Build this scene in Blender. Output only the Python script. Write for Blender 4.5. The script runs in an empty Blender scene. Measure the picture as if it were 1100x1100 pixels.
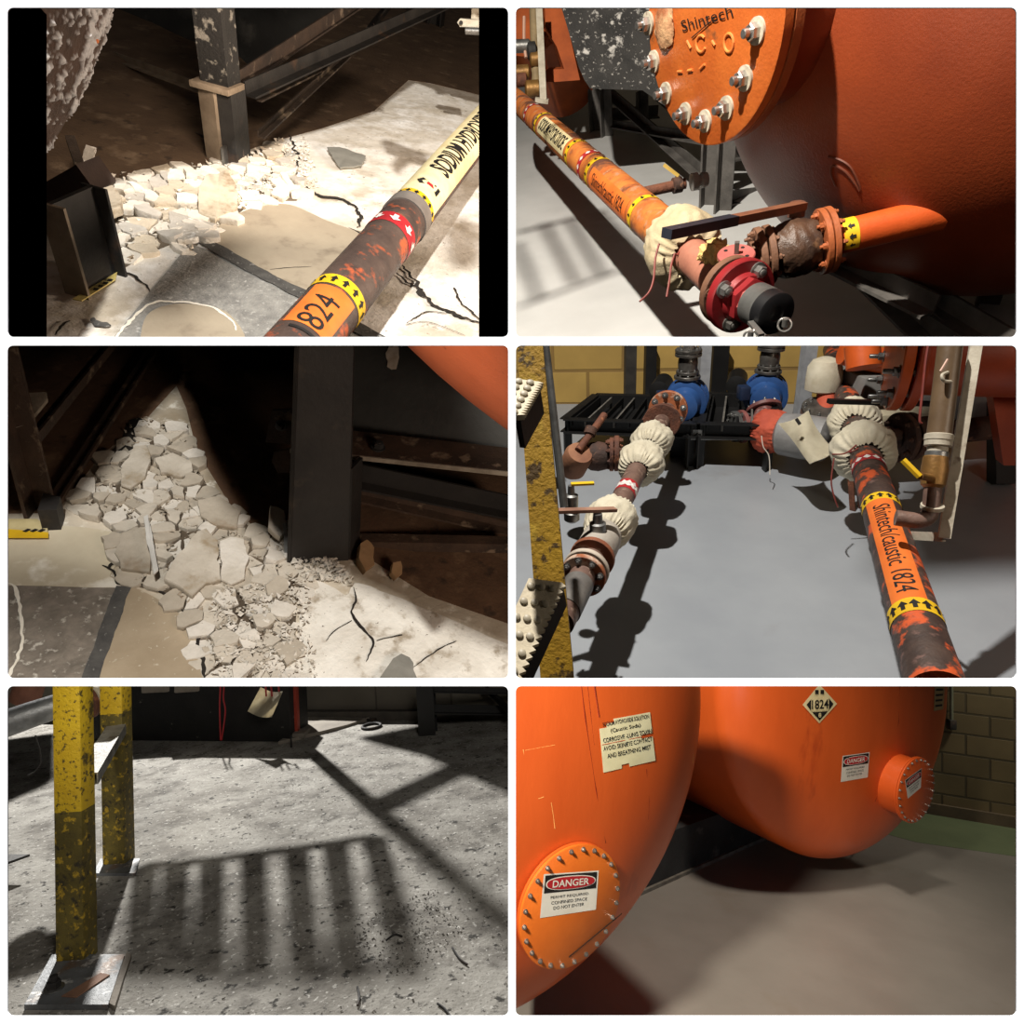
# Six views of one plant room, built as six real bays behind a white fascia wall with six openings.
import bpy, bmesh, math, random
from mathutils import Vector, Matrix, noise as mnoise
V = Vector
PI = math.pi
F, CX, CY = 700.0, 550.0, 550.0          # focal length and centre for a 1100 x 1100 frame
scene = bpy.context.scene
ROOT = scene.collection
random.seed(7)

# ------------------------------------------------------------------ bays
class Bay:
    """A bay is a rigid frame: local z is up from its floor, the camera stands at local (0,0,h)."""
    def __init__(s, name, vx, vy, h, rect, planes):
        s.name, s.h, s.rect, s.planes = name, h, rect, planes
        d = V((vx-CX, F, -(vy-CY))).normalized()
        up = -d if vy > CY else d
        fwd = V((0,1,0)); fwd = (fwd - up*fwd.dot(up)).normalized()
        right = fwd.cross(up)
        s.R = Matrix((right, fwd, up)).transposed()
        s.Ri = s.R.transposed()
        s.M = s.R.to_4x4() @ Matrix.Translation((0,0,-h))
        s.coll = bpy.data.collections.new(name); ROOT.children.link(s.coll)
        s.eye = V((0,0,h))
    def ray(s, px, py): return s.Ri @ V(((px-CX)/F, 1.0, -(py-CY)/F))
    def at(s, px, py, dep): return s.eye + s.ray(px,py)*dep
    def fl(s, px, py, z=0.0):
        r = s.ray(px,py); return s.eye + r*((z-s.h)/r.z)
    def pl(s, px, py, p0, n):
        r = s.ray(px,py); return s.eye + r*((p0-s.eye).dot(n)/r.dot(n))
    def proj(s, p):
        w = s.R @ (p - s.eye); return (CX + F*w.x/w.y, CY - F*w.z/w.y, w.y)
    def depth(s, p): return (s.R @ (p-s.eye)).y
    def zat(s, base, py):
        """height of the pixel row py on the vertical line above base"""
        lo, hi = -1.0, s.h*3
        a, b = s.proj(V((base.x,base.y,lo)))[1]-py, 0
        for _ in range(50):
            m = (lo+hi)/2
            if s.proj(V((base.x,base.y,m)))[1] > py: lo = m
            else: hi = m
        return (lo+hi)/2
    def px(s, p, n=1.0):
        """metres spanned by n pixels at p"""
        return n*s.depth(p)/F

L_, R_ = 'L', 'R'
def plane_v(u, sgn):       # keep side: sgn*(x - u*y) >= 0, in world axes seen from the camera
    return (V((sgn, -sgn*u/F, 0)).normalized())
def plane_h(v, sgn):       # keep sgn*(z + v*y) >= 0 with v pixels below the centre
    return (V((0, sgn*v/F, sgn)).normalized())
T1, T2 = 366.5-CY, 733.0-CY
B = None                                   # the bay being built
def use(b):
    global B; B = b; return b

# ------------------------------------------------------------------ mesh helpers
def bmn(): return bmesh.new()
def frame(d, up=V((0,0,1))):
    d = d.normalized()
    s = d.cross(up)
    if s.length < 1e-4: s = d.cross(V((1,0,0)))
    s.normalize(); u = s.cross(d).normalized()
    return d, s, u
def box(bm, c, sx, sy, sz, ax=None, bev=0.0):
    ax = ax or (V((1,0,0)), V((0,1,0)), V((0,0,1)))
    vs = []
    for k in (-.5,.5):
        for j in (-.5,.5):
            for i in (-.5,.5):
                vs.append(bm.verts.new(c + ax[0]*sx*i + ax[1]*sy*j + ax[2]*sz*k))
    fs = [(0,2,3,1),(4,5,7,6),(0,1,5,4),(2,6,7,3),(0,4,6,2),(1,3,7,5)]
    faces = [bm.faces.new([vs[i] for i in f]) for f in fs]
    if bev:
        es = list({e for f in faces for e in f.edges})
        bmesh.ops.bevel(bm, geom=es, offset=bev, segments=2, profile=.5, affect='EDGES')
    return bm
def tube(bm, pts, r, seg=20, cap=True, r_fn=None):
    """swept tube through pts; r a number or a list"""
    n = len(pts); rs = r if isinstance(r,(list,tuple)) else [r]*n
    rings = []; prev = None
    for i,p in enumerate(pts):
        d = (pts[min(i+1,n-1)] - pts[max(i-1,0)]).normalized()
        if prev is None: _, s, u = frame(d)
        else:
            s = prev - d*prev.dot(d)
            s = s.normalized() if s.length>1e-6 else frame(d)[1]
            u = s.cross(d).normalized()
        prev = s
        ring = []
        for k in range(seg):
            a = 2*PI*k/seg
            ring.append(bm.verts.new(p + (s*math.cos(a)+u*math.sin(a))*rs[i]))
        rings.append(ring)
    for i in range(n-1):
        for k in range(seg):
            bm.faces.new((rings[i][k], rings[i][(k+1)%seg], rings[i+1][(k+1)%seg], rings[i+1][k]))
    if cap:
        bm.faces.new(list(reversed(rings[0]))); bm.faces.new(rings[-1])
    return bm
def lathe(bm, c, d, prof, seg=32, wob=None, up=V((0,0,1))):
    """prof: list of (t along d, radius); wob(t_index, angle) multiplies the radius"""
    d, s, u = frame(d, up)
    rings = []
    for i,(t,r) in enumerate(prof):
        if r < 1e-6: rings.append([bm.verts.new(c+d*t)]); continue
        ring = []
        for k in range(seg):
            a = 2*PI*k/seg
            rr = r*(wob(i,a) if wob else 1)
            ring.append(bm.verts.new(c + d*t + (s*math.sin(a)+u*math.cos(a))*rr))
        rings.append(ring)
    for i in range(len(rings)-1):
        a, b = rings[i], rings[i+1]
        for k in range(seg):
            k2 = (k+1)%seg
            q = []
            if len(a)==1: q = [a[0], b[k2], b[k]] 
            elif len(b)==1: q = [a[k], a[k2], b[0]]
            else: q = [a[k], a[k2], b[k2], b[k]]
            bm.faces.new(q)
    for rg,rev in ((rings[0],False),(rings[-1],True)):
        if len(rg)>2:
            bm.faces.new(list(reversed(rg)) if not rev else rg)
    return bm
def prism(bm, poly, d, ax=None):
    """poly: list of 3D points, extruded by vector d"""
    a = [bm.verts.new(p) for p in poly]; b = [bm.verts.new(p+d) for p in poly]
    n = len(a)
    bm.faces.new(a); bm.faces.new(list(reversed(b)))
    for i in range(n): bm.faces.new((a[i], b[i], b[(i+1)%n], a[(i+1)%n]))
    bm.normal_update()
    return bm
def sect(bm, a, b, kind='box', w=.08, h=.08, t=.008, up=V((0,0,1)), taper=None):
    """a structural section from a to b; w sideways, h along up"""
    d, s, u = frame(b-a, up)
    x, y = w/2, h/2
    if kind=='box': pr = [(-x,-y),(x,-y),(x,y),(-x,y)]
    elif kind=='L': pr = [(-x,-y),(x,-y),(x,-y+t),(-x+t,-y+t),(-x+t,y),(-x,y)]
    elif kind=='C': pr = [(-x,-y),(x,-y),(x,-y+t),(-x+t,-y+t),(-x+t,y-t),(x,y-t),(x,y),(-x,y)]
    elif kind=='I': pr = [(-x,-y),(x,-y),(x,-y+t),(t/2,-y+t),(t/2,y-t),(x,y-t),(x,y),(-x,y),(-x,y-t),(-t/2,y-t),(-t/2,-y+t),(-x,-y+t)]
    prism(bm, [a + s*p + u*q for p,q in pr], b-a)
    return bm
def bolt(bm, c, d, r=.012, stud=.5, washer=True):
    d, s, u = frame(d)
    t = 0
    if washer:
        lathe(bm, c, d, [(0,r*1.55),(r*.3,r*1.55),(r*.3,r*.9)], 14); t = r*.3
    a0 = random.random()
    ring = []
    for tt,rr in ((t,r*1.12),(t+r*1.0,r*1.12),(t+r*1.15,r*.95)):
        ring.append([bm.verts.new(c+d*tt+(s*math.cos(a0+k*PI/3)+u*math.sin(a0+k*PI/3))*rr) for k in range(6)])
    for i in range(2):
        for k in range(6): bm.faces.new((ring[i][k],ring[i][(k+1)%6],ring[i+1][(k+1)%6],ring[i+1][k]))
    bm.faces.new(ring[2]); bm.faces.new(list(reversed(ring[0])))
    if stud: lathe(bm, c+d*(t+r*1.1), d, [(0,r*.62),(r*stud,r*.62),(r*stud*1.1,r*.5)], 12)
    return bm
def jitter(bm, amp, sc=8.0, seed=0.0):
    for v in bm.verts:
        v.co += mnoise.noise_vector(v.co*sc + V((seed,seed*2,0)))*amp
    return bm

CLIP = {}
def finish(name, bm, mat, parent=None, loc=None, clip=True, smooth=35, mats=None):
    """link bm (built in bay coordinates) as ONE mesh object"""
    b = B
    bm.normal_update()
    if clip:
        for pn in b.planes:                # cut at the bay's partition walls
            n = b.Ri @ pn
            if any((v.co-b.eye).dot(n) < 0 for v in bm.verts):
                res = bmesh.ops.bisect_plane(bm, geom=bm.verts[:]+bm.edges[:]+bm.faces[:], plane_co=b.eye, plane_no=n, clear_inner=True, dist=1e-6)
                es = [g for g in res['geom_cut'] if isinstance(g, bmesh.types.BMEdge)]
                try: bmesh.ops.holes_fill(bm, edges=es, sides=0)
                except Exception: pass
    bmesh.ops.recalc_face_normals(bm, faces=bm.faces[:])
    if parent is not None: base = V(parent['_loc'])
    elif loc is not None: base = V(loc)
    elif len(bm.verts):
        cs = [v.co for v in bm.verts]
        base = V((sum(c.x for c in cs)/len(cs), sum(c.y for c in cs)/len(cs), min(c.z for c in cs)))
    else: base = V((0,0,0))
    bmesh.ops.translate(bm, verts=bm.verts[:], vec=-base)
    me = bpy.data.meshes.new(name)
    if smooth:
        for f in bm.faces: f.smooth = True
        for e in bm.edges:
            if len(e.link_faces)==2 and e.calc_face_angle(0) > math.radians(smooth): e.smooth = False
    bm.to_mesh(me); bm.free()
    for m in (mats or [mat]): me.materials.append(m)
    o = bpy.data.objects.new(name, me); b.coll.objects.link(o)
    if parent is not None: o.parent = parent
    else: o.matrix_world = b.M @ Matrix.Translation(base)
    o['_loc'] = tuple(base)
    return o
def thing(name, label, cat, loc, group=None):
    o = bpy.data.objects.new(name, None); B.coll.objects.link(o)
    o.empty_display_size = .05
    o.matrix_world = B.M @ Matrix.Translation(V(loc)); o['_loc'] = tuple(loc)
    o['label'] = label; o['category'] = cat
    if group: o['group'] = group
    return o
def tag(o, label, cat, group=None, kind=None):
    o['label'] = label; o['category'] = cat
    if group: o['group'] = group
    if kind: o['kind'] = kind
    return o
def struct(name, bm, mat, label=None, **k):
    o = finish(name, bm, mat, **k); o['kind'] = 'structure'
    if label: o['label'] = label
    return o
def lab(o, s): o['label'] = s; return o

# ------------------------------------------------------------------ lettering
def text_tris(s, size=1.0, bold=0.0, maxlen=None):
    cu = bpy.data.curves.new('lettering','FONT'); cu.body = s; cu.size = size; cu.resolution_u = 3
    cu.align_x = 'CENTER'; cu.align_y = 'CENTER'; cu.offset = bold
    ob = bpy.data.objects.new('lettering', cu)
    ROOT.objects.link(ob); dg = bpy.context.evaluated_depsgraph_get()
    me = bpy.data.meshes.new_from_object(ob.evaluated_get(dg))
    bpy.data.objects.remove(ob); bpy.data.curves.remove(cu)
    bm = bmn(); bm.from_mesh(me); bpy.data.meshes.remove(me)
    if maxlen:
        for _ in range(6):
            es = [e for e in bm.edges if e.calc_length() > maxlen]
            if not es: break
            bmesh.ops.subdivide_edges(bm, edges=es, cuts=1); bmesh.ops.triangulate(bm, faces=bm.faces[:])
    return bm
def text_on(s, size, fn, sx=1.0, bold=0.0, maxlen=None, rot=0.0):
    """flat lettering mapped by fn(u,v)->point; one-sided thin sheet of ink"""
    bm = text_tris(s, size, bold, maxlen)
    c, q = math.cos(rot), math.sin(rot)
    for v in bm.verts:
        u, w = v.co.x*sx, v.co.y
        v.co = fn(u*c-w*q, u*q+w*c)
    return bm
def merge(dst, src):
    me = bpy.data.meshes.new('tmp'); src.to_mesh(me); src.free(); dst.from_mesh(me); bpy.data.meshes.remove(me); return dst

# ------------------------------------------------------------------ materials
MATS = {}
def rgb(h):
    """sRGB 0-255 triple to linear"""
    return tuple(((c/255)/12.92 if c/255<=.04045 else ((c/255+.055)/1.055)**2.4) for c in h)+(1,)
def M(name, col, col2=None, sc=6.0, rough=.6, metal=0.0, bump=.0, bsc=40.0, patches=(), detail=6, spec=.5, contrast=(.35,.65), rvar=0.0, stretch=None):
    """procedural paint: two-tone noise + patches [(colour, scale, threshold, softness[, roughness])] + noise bump"""
    if name in MATS: return MATS[name]
    m = bpy.data.materials.new(name); m.use_nodes = True; nt = m.node_tree
    bs = nt.nodes['Principled BSDF']; lk = nt.links.new
    tc = nt.nodes.new('ShaderNodeTexCoord')
    src = tc.outputs['Object']
    if stretch:
        mp = nt.nodes.new('ShaderNodeMapping'); mp.inputs['Scale'].default_value = stretch
        lk(src, mp.inputs[0]); src = mp.outputs[0]
    def nz(scale, det=detail, rg=.6):
        n = nt.nodes.new('ShaderNodeTexNoise'); n.inputs['Scale'].default_value = scale
        n.inputs['Detail'].default_value = det; n.inputs['Roughness'].default_value = rg
        lk(src, n.inputs['Vector']); return n.outputs['Fac']
    def ramp(fac, lo, hi):
        r = nt.nodes.new('ShaderNodeMapRange'); r.inputs[1].default_value = lo; r.inputs[2].default_value = hi
        lk(fac, r.inputs[0]); return r.outputs[0]
    def mix(fac, a, b):
        x = nt.nodes.new('ShaderNodeMix'); x.data_type = 'RGBA'
        lk(fac, x.inputs[0])
        for sock, v in ((x.inputs[6],a),(x.inputs[7],b)):
            if isinstance(v, tuple): sock.default_value = v
            else: lk(v, sock)
        return x.outputs[2]
    c = rgb(col)
    if col2: c = mix(ramp(nz(sc), *contrast), rgb(col), rgb(col2))
    rg = None
    for p in patches:
        fac = ramp(nz(p[1]), p[2]-p[3], p[2]+p[3])
        c = mix(fac, c, rgb(p[0]))
    if isinstance(c, tuple): bs.inputs['Base Color'].default_value = c
    else: lk(c, bs.inputs['Base Color'])
    bs.inputs['Roughness'].default_value = rough; bs.inputs['Metallic'].default_value = metal
    bs.inputs['Specular IOR Level'].default_value = spec
    if rvar:
        lk(ramp2(nt, nz(sc*1.7), rough-rvar, rough+rvar), bs.inputs['Roughness'])
    if bump:
        bp = nt.nodes.new('ShaderNodeBump'); bp.inputs['Strength'].default_value = min(1,bump); bp.inputs['Distance'].default_value = .01*max(1,bump)
        lk(nz(bsc, 8), bp.inputs['Height']); lk(bp.outputs[0], bs.inputs['Normal'])
    MATS[name] = m
    return m
def ramp2(nt, fac, a, b):
    r = nt.nodes.new('ShaderNodeMapRange'); r.inputs[1].default_value = .3; r.inputs[2].default_value = .7
    r.inputs[3].default_value = a; r.inputs[4].default_value = b
    nt.links.new(fac, r.inputs[0]); return r.outputs[0]
def blockmat(name, c1, c2, mortar, bw=.4, bh=.2, rough=.8, ms=.012):
    if name in MATS: return MATS[name]
    m = bpy.data.materials.new(name); m.use_nodes = True; nt = m.node_tree; lk = nt.links.new
    bs = nt.nodes['Principled BSDF']; uv = nt.nodes.new('ShaderNodeUVMap')
    br = nt.nodes.new('ShaderNodeTexBrick'); br.inputs['Scale'].default_value = 1
    br.inputs['Brick Width'].default_value = bw; br.inputs['Row Height'].default_value = bh
    br.inputs['Mortar Size'].default_value = ms; br.inputs['Mortar Smooth'].default_value = .3
    br.inputs['Color1'].default_value = rgb(c1); br.inputs['Color2'].default_value = rgb(c2); br.inputs['Mortar'].default_value = rgb(mortar)
    lk(uv.outputs[0], br.inputs['Vector'])
    n = nt.nodes.new('ShaderNodeTexNoise'); n.inputs['Scale'].default_value = 3; n.inputs['Detail'].default_value = 8
    lk(uv.outputs[0], n.inputs['Vector'])
    mx = nt.nodes.new('ShaderNodeMix'); mx.data_type = 'RGBA'; mx.blend_type = 'MULTIPLY'; mx.inputs[0].default_value = .5
    lk(br.outputs[0], mx.inputs[6]); lk(n.outputs['Fac'], mx.inputs[7]); lk(mx.outputs[2], bs.inputs['Base Color'])
    bp = nt.nodes.new('ShaderNodeBump'); bp.inputs['Strength'].default_value = .6; bp.inputs['Distance'].default_value = .01; bp.invert = True
    lk(br.outputs['Fac'], bp.inputs['Height']); lk(bp.outputs[0], bs.inputs['Normal'])
    bs.inputs['Roughness'].default_value = rough
    MATS[name] = m; return m
def attrmat(name, base, crust, attr='crust', rough=.8, bump=.5, bsc=80):
    """two materials of one surface, mixed by where the mesh itself is built up"""
    m = M(name, base[0], base[1], 9, rough, bump=bump, bsc=bsc); nt = m.node_tree
    bs = nt.nodes['Principled BSDF']; at = nt.nodes.new('ShaderNodeAttribute'); at.attribute_name = attr
    old = bs.inputs['Base Color'].links[0].from_socket
    x = nt.nodes.new('ShaderNodeMix'); x.data_type = 'RGBA'
    nt.links.new(at.outputs['Fac'], x.inputs[0]); nt.links.new(old, x.inputs[6]); x.inputs[7].default_value = rgb(crust)
    nt.links.new(x.outputs[2], bs.inputs['Base Color'])
    return m

# ------------------------------------------------------------------ pipes with stickers
class Run:
    """a straight run of pipe: s along the axis from a, angle 0 = top"""
    def __init__(r_, a, b, r, up=V((0,0,1))):
        r_.a, r_.b, r_.r = a, b, r
        r_.d, r_.s, r_.u = frame(b-a, up); r_.len = (b-a).length
    def p(r_, s, ang=0.0, rr=None):
        rr = r_.r if rr is None else rr
        return r_.a + r_.d*s + (r_.u*math.cos(ang)+r_.s*math.sin(ang))*rr
    def ax(r_, s): return r_.a + r_.d*s
    def s_at(r_, px, py):
        """axis parameter nearest to the sight line through a pixel"""
        best, bs_ = 1e9, 0
        for i in range(801):
            s = r_.len*i/800; q = B.proj(r_.ax(s)); e = (q[0]-px)**2+(q[1]-py)**2
            if e < best: best, bs_ = e, s
        return bs_
    def face(r_, s):
        """angle of the pipe's side that faces the camera at s"""
        v = (B.eye - r_.ax(s)); return math.atan2(v.dot(r_.s), v.dot(r_.u))
    def tube(r_, bm, s0=0, s1=None, seg=32, rr=None):
        s1 = r_.len if s1 is None else s1; rr = rr or r_.r
        n = max(2, int((s1-s0)/.1))
        return tube(bm, [r_.ax(s0+(s1-s0)*i/n) for i in range(n+1)], rr, seg)
    def patch(r_, bm, s0, s1, a0, a1, off=.0015, n=None, mi=0):
        n = n or max(2, int(abs(a1-a0)/.12))
        k = max(1,int((s1-s0)/.08))
        g = [[bm.verts.new(r_.p(s0+(s1-s0)*j/k, a0+(a1-a0)*i/n, r_.r+off)) for i in range(n+1)] for j in range(k+1)]
        for j in range(k):
            for i in range(n):
                f = bm.faces.new((g[j][i],g[j][i+1],g[j+1][i+1],g[j+1][i])); f.material_index = mi
        return bm
    def shape(r_, bm, pts, s, ang, off=.0025, mi=0):
        """flat outline (ds, dw metres) wrapped on the pipe, cut into strips so that it follows the curve"""
        f = bm.faces.new([bm.verts.new(r_.p(s+q[0], ang+q[1]/r_.r, r_.r+off)) for q in pts]); f.material_index = mi
    def fn(r_, s, ang, off=.0028, flip=1, along=True):
        """map (u,v) of lettering: u along the pipe, v around it"""
        if along: return lambda u,v: r_.p(s+flip*u, ang-flip*v/r_.r, r_.r+off)
        return lambda u,v: r_.p(s+flip*v, ang+flip*u/r_.r, r_.r+off)
ARW = [(-.5,-.18),(.0,-.18),(.0,-.45),(.5,0),(.0,.45),(.0,.18),(-.5,.18)]
def arrow_band(run, s0, s1, parent, mats, a0=-PI, a1=PI, na=14, flip=1, name='arrow_band', ascale=.62, off=.0015):
    bm = bmn(); run.patch(bm, s0, s1, a0, a1, off, n=40)
    w = s1-s0; L = w*ascale
    for k in range(na):
        a = a0+(a1-a0)*(k+.5)/na
        run.shape(bm, [(flip*x*L, y*L*.75) for x,y in ARW], (s0+s1)/2, a, off+.0018, 1)
    return finish(name, bm, None, parent, mats=mats)
def diamond_band(run, s0, s1, parent, mats, na=12, name='arrow_band', off=.0015):
    bm = bmn(); run.patch(bm, s0, s1, -PI, PI, off, n=40)
    w = (s1-s0)*.32
    for k in range(na):
        a = -PI+2*PI*(k+.5)/na
        run.shape(bm, [(w,0),(0,w*.75),(-w,0),(0,-w*.75)], (s0+s1)/2, a, off+.0018, 1)
    return finish(name, bm, None, parent, mats=mats)

def flange_bm(bm, c, d, r, t, hub=None, seg=40):
    hub = hub or r*.55
    e = t*.12
    return lathe(bm, c, d, [(0,hub*.8),(0,r-e),(e,r),(t-e,r),(t,r-e),(t,hub*.8)], seg)
def flange(parent, c, d, r, t, mat, nb=8, boltr=.011, bmat=None, name='flange', both=False, rb=.8, a0=.2, stud=.9):
    fo = finish(name, flange_bm(bmn(), c, d, r, t), mat, parent)
    dd, s, u = frame(d)
    for k in range(nb):
        a = a0+2*PI*k/nb
        q = c+(s*math.cos(a)+u*math.sin(a))*r*rb
        bm = bmn(); bolt(bm, q+dd*t, dd, boltr, stud); finish('bolt', bm, bmat or mat, parent=fo)
        if both: bm = bmn(); bolt(bm, q, -dd, boltr, stud); finish('nut', bm, bmat or mat, parent=fo)
    return fo
def cloth_sleeve(c, d, r_in, r_out, length, mat, seed=1.0, pleats=26, seg=104, sag=.0, name='canvas_cover'):
    """gathered canvas sleeve tied round a flange: fat in the middle, drawn in at both mouths"""
    N = 22; prof = []
    for i in range(N+1):
        t = i/N; q = math.sin(PI*t)**.42
        prof.append(((t-.5)*length*(1.0), r_in+(r_out-r_in)*q))
    # tuck the mouths inward
    prof = [(-length*.40, r_in*.98)]+prof+[(length*.40, r_in*.98)]
    def wob(i, a):
        t = (i-1)/N; e = abs(2*t-1)**2.0
        fold = (.5+.5*math.cos(pleats*a+seed*5+2.6*math.sin(3*a+seed)+1.5*math.sin(5*a+seed*2)))*(.45+.55*abs(math.sin(1.5*a+seed*3)))
        big = mnoise.noise(V((math.cos(a)*1.6+seed*3, math.sin(a)*1.6, t*2.4)))
        fine = mnoise.noise(V((math.cos(a)*5+seed*3, math.sin(a)*5, t*9)))
        return 1 + .20*e*(fold-.45) + .13*big*(1-.3*e) + .05*fine
    bm = bmn(); lathe(bm, c, d, prof, seg, wob)
    if sag:
        for v in bm.verts:
            if v.co.z < c.z: v.co.z -= sag*(c.z-v.co.z)
    return bm
def cord(bm, pts, r=.0025, seg=6):
    return tube(bm, smooth_path(pts), r, seg)
def smooth_path(pts, n=8):
    if len(pts)<3: return pts
    out = []
    P = [pts[0]]+list(pts)+[pts[-1]]
    for i in range(1,len(P)-2):
        p0,p1,p2,p3 = P[i-1],P[i],P[i+1],P[i+2]
        for k in range(n):
            t = k/n
            out.append(.5*((2*p1)+(p2-p0)*t+(2*p0-5*p1+4*p2-p3)*t*t+(3*p1-p0-3*p2+p3)*t**3))
    out.append(pts[-1]); return out

# ------------------------------------------------------------------ broken concrete
def pip(x, y, poly):
    ins = False; j = len(poly)-1
    for i in range(len(poly)):
        xi,yi = poly[i]; xj,yj = poly[j]
        if (yi>y)!=(yj>y) and x < (xj-xi)*(y-yi)/(yj-yi)+xi: ins = not ins
        j = i
    return ins
def voronoi(poly, n, rng, sizefn=None):
    """cells of n random seeds inside poly (2-D lists)"""
    xs = [p[0] for p in poly]; ys = [p[1] for p in poly]
    x0,x1,y0,y1 = min(xs),max(xs),min(ys),max(ys)
    seeds = []; tries = 0
    dmin = .62*math.sqrt((x1-x0)*(y1-y0)/n)*.6
    while len(seeds)<n and tries<n*400:
        tries += 1
        x,y = rng.uniform(x0,x1), rng.uniform(y0,y1)
        if not pip(x,y,poly): continue
        dm = dmin*(sizefn(x,y) if sizefn else 1)*rng.uniform(.55,1.35)
        if all((x-a)**2+(y-b)**2 > dm*dm for a,b in seeds): seeds.append((x,y))
    cells = []
    for i,(sx,sy) in enumerate(seeds):
        m = .35*math.sqrt((x1-x0)*(y1-y0)/max(1,len(seeds)))*2.2
        mr = [m*rng.uniform(.62,1.0) for k in range(9)]; ph = rng.uniform(0,6)
        c = [(sx+mr[k]*math.cos(2*PI*k/9+ph), sy+mr[k]*math.sin(2*PI*k/9+ph)) for k in range(9)]
        for j,(tx,ty) in enumerate(seeds):
            if i==j: continue
            mx,my = (sx+tx)/2,(sy+ty)/2; nx,ny = tx-sx,ty-sy
            if nx*nx+ny*ny > (4*m)**2: continue
            out = []
            for k in range(len(c)):
                a = c[k]; b2 = c[(k+1)%len(c)]
                da = (a[0]-mx)*nx+(a[1]-my)*ny; db = (b2[0]-mx)*nx+(b2[1]-my)*ny
                if da<=0: out.append(a)
                if da*db<0:
                    t = da/(da-db); out.append((a[0]+(b2[0]-a[0])*t, a[1]+(b2[1]-a[1])*t))
            c = out
            if len(c)<3: break
        if len(c)>=3: cells.append(((sx,sy),c))
    return cells
def chunk(cell, c, rng, thick, tilt, lift, shrink=.93, z0=0.0, rough=.006):
    """a broken slab piece from a 2-D outline: ragged edge, chipped lip, tilted"""
    pts = []
    n = len(cell)
    for k in range(n):
        a, b2 = V(cell[k]), V(cell[(k+1)%n])
        L = (b2-a).length; m = max(1,int(L/.022))
        for i in range(m):
            p = a+(b2-a)*(i/m); pts.append(p)
    cc = V(c)
    out = []
    for p in pts:
        q = cc+(p-cc)*shrink
        nn = mnoise.noise(V((q.x*38, q.y*38, c[0]*7)))*.008 + mnoise.noise(V((q.x*13, q.y*13, c[1]*7)))*.013
        d = (q-cc); L = d.length or 1
        q = q + d/L*min(nn, L*.4); out.append(q)
    ax = V((rng.uniform(-1,1), rng.uniform(-1,1), 0)).normalized(); ang = rng.gauss(0, tilt)
    Rm = Matrix.Rotation(ang, 3, ax)
    bm = bmn()
    lay = []
    for z,s in ((-thick,.93),(-thick*.2,1.0),(-.003,.992),(0,.975)):
        lay.append([bm.verts.new(V((cc.x+(p.x-cc.x)*s, cc.y+(p.y-cc.y)*s, z))) for p in out])
    N = len(out)
    for i in range(3):
        for k in range(N): bm.faces.new((lay[i][k],lay[i][(k+1)%N],lay[i+1][(k+1)%N],lay[i+1][k]))
    bm.faces.new(list(reversed(lay[0])))
    f = bm.faces.new(lay[3]); bm.normal_update()
    r = bmesh.ops.poke(bm, faces=[f])
    for v in r['verts']: v.co.z += rng.uniform(-.2,.3)*rough
    org = V((cc.x,cc.y,0))
    for v in bm.verts:
        w = v.co-org
        w.z += mnoise.noise(V((v.co.x*24,v.co.y*24,v.co.z*20)))*rough
        v.co = org + Rm@w + V((0,0,z0+lift))
    return bm
def strip(bm, pts, w, z=.0015, seed=0.0, taper=True):
    """ragged crack along floor points"""
    P = smooth_path([V((p.x,p.y,0)) for p in pts], 16)
    L, Rr = [], []
    for i,p in enumerate(P):
        d = (P[min(i+1,len(P)-1)]-P[max(i-1,0)]).normalized(); s = V((-d.y,d.x,0))
        t = i/(len(P)-1); ww = w*((.2+.8*math.sin(PI*min(1,max(0,t)))**.5 if taper else 1)*(.45+1.1*abs(mnoise.noise(p*11+V((seed,0,0))))) if taper else .9+.2*mnoise.noise(p*9))
        off = (mnoise.noise(p*16+V((0,seed,0)))*.6+mnoise.noise(p*45+V((0,seed,0)))*.3)*(w if taper else w*.12)
        L.append(bm.verts.new(p+s*(ww/2+off)+V((0,0,z)))); Rr.append(bm.verts.new(p+s*(-ww/2+off)+V((0,0,z))))
    for i in range(len(P)-1): bm.faces.new((L[i],Rr[i],Rr[i+1],L[i+1]))
    return bm
def slab(pxs, z0=0.0, t=.003, jit=0.0, n=0):
    """thin floor layer with an outline given as floor points in the photograph"""
    pts = [B.fl(x,y) for x,y in pxs]
    if n: pts = smooth_path(pts+[pts[0]], n)[:-1]
    out = []
    for p in pts:
        q = V((p.x,p.y,z0))
        if jit: q += V((mnoise.noise(p*14)*jit, mnoise.noise(p*14+V((5,5,5)))*jit, 0))
        out.append(q)
    bm = bmn(); prism(bm, out, V((0,0,t))); bmesh.ops.triangulate(bm, faces=[f for f in bm.faces if len(f.verts)>4], ngon_method='EAR_CLIP'); return bm

# ------------------------------------------------------------------ lamps
def lamp(kind, name, loc, power, target=None, size=.1, col=(1,.93,.82), cone=100, blend=.15):
    ld = bpy.data.lights.new(name, kind); ld.energy = power; ld.color = col
    o = bpy.data.objects.new(name, ld); B.coll.objects.link(o)
    if kind=='AREA': ld.size = size; ld.shape = 'DISK'
    elif kind in ('POINT','SPOT'): ld.shadow_soft_size = size
    if kind=='SPOT': ld.spot_size = math.radians(cone); ld.spot_blend = blend
    q = V(loc)
    d = (V(target)-q).normalized() if target is not None else V((0,0,-1))
    o.matrix_world = B.M @ Matrix.Translation(q) @ d.to_track_quat('-Z','Y').to_matrix().to_4x4()
    o.light_linking.receiver_collection = B.coll
    o.light_linking.blocker_collection = B.coll
    return o

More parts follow.
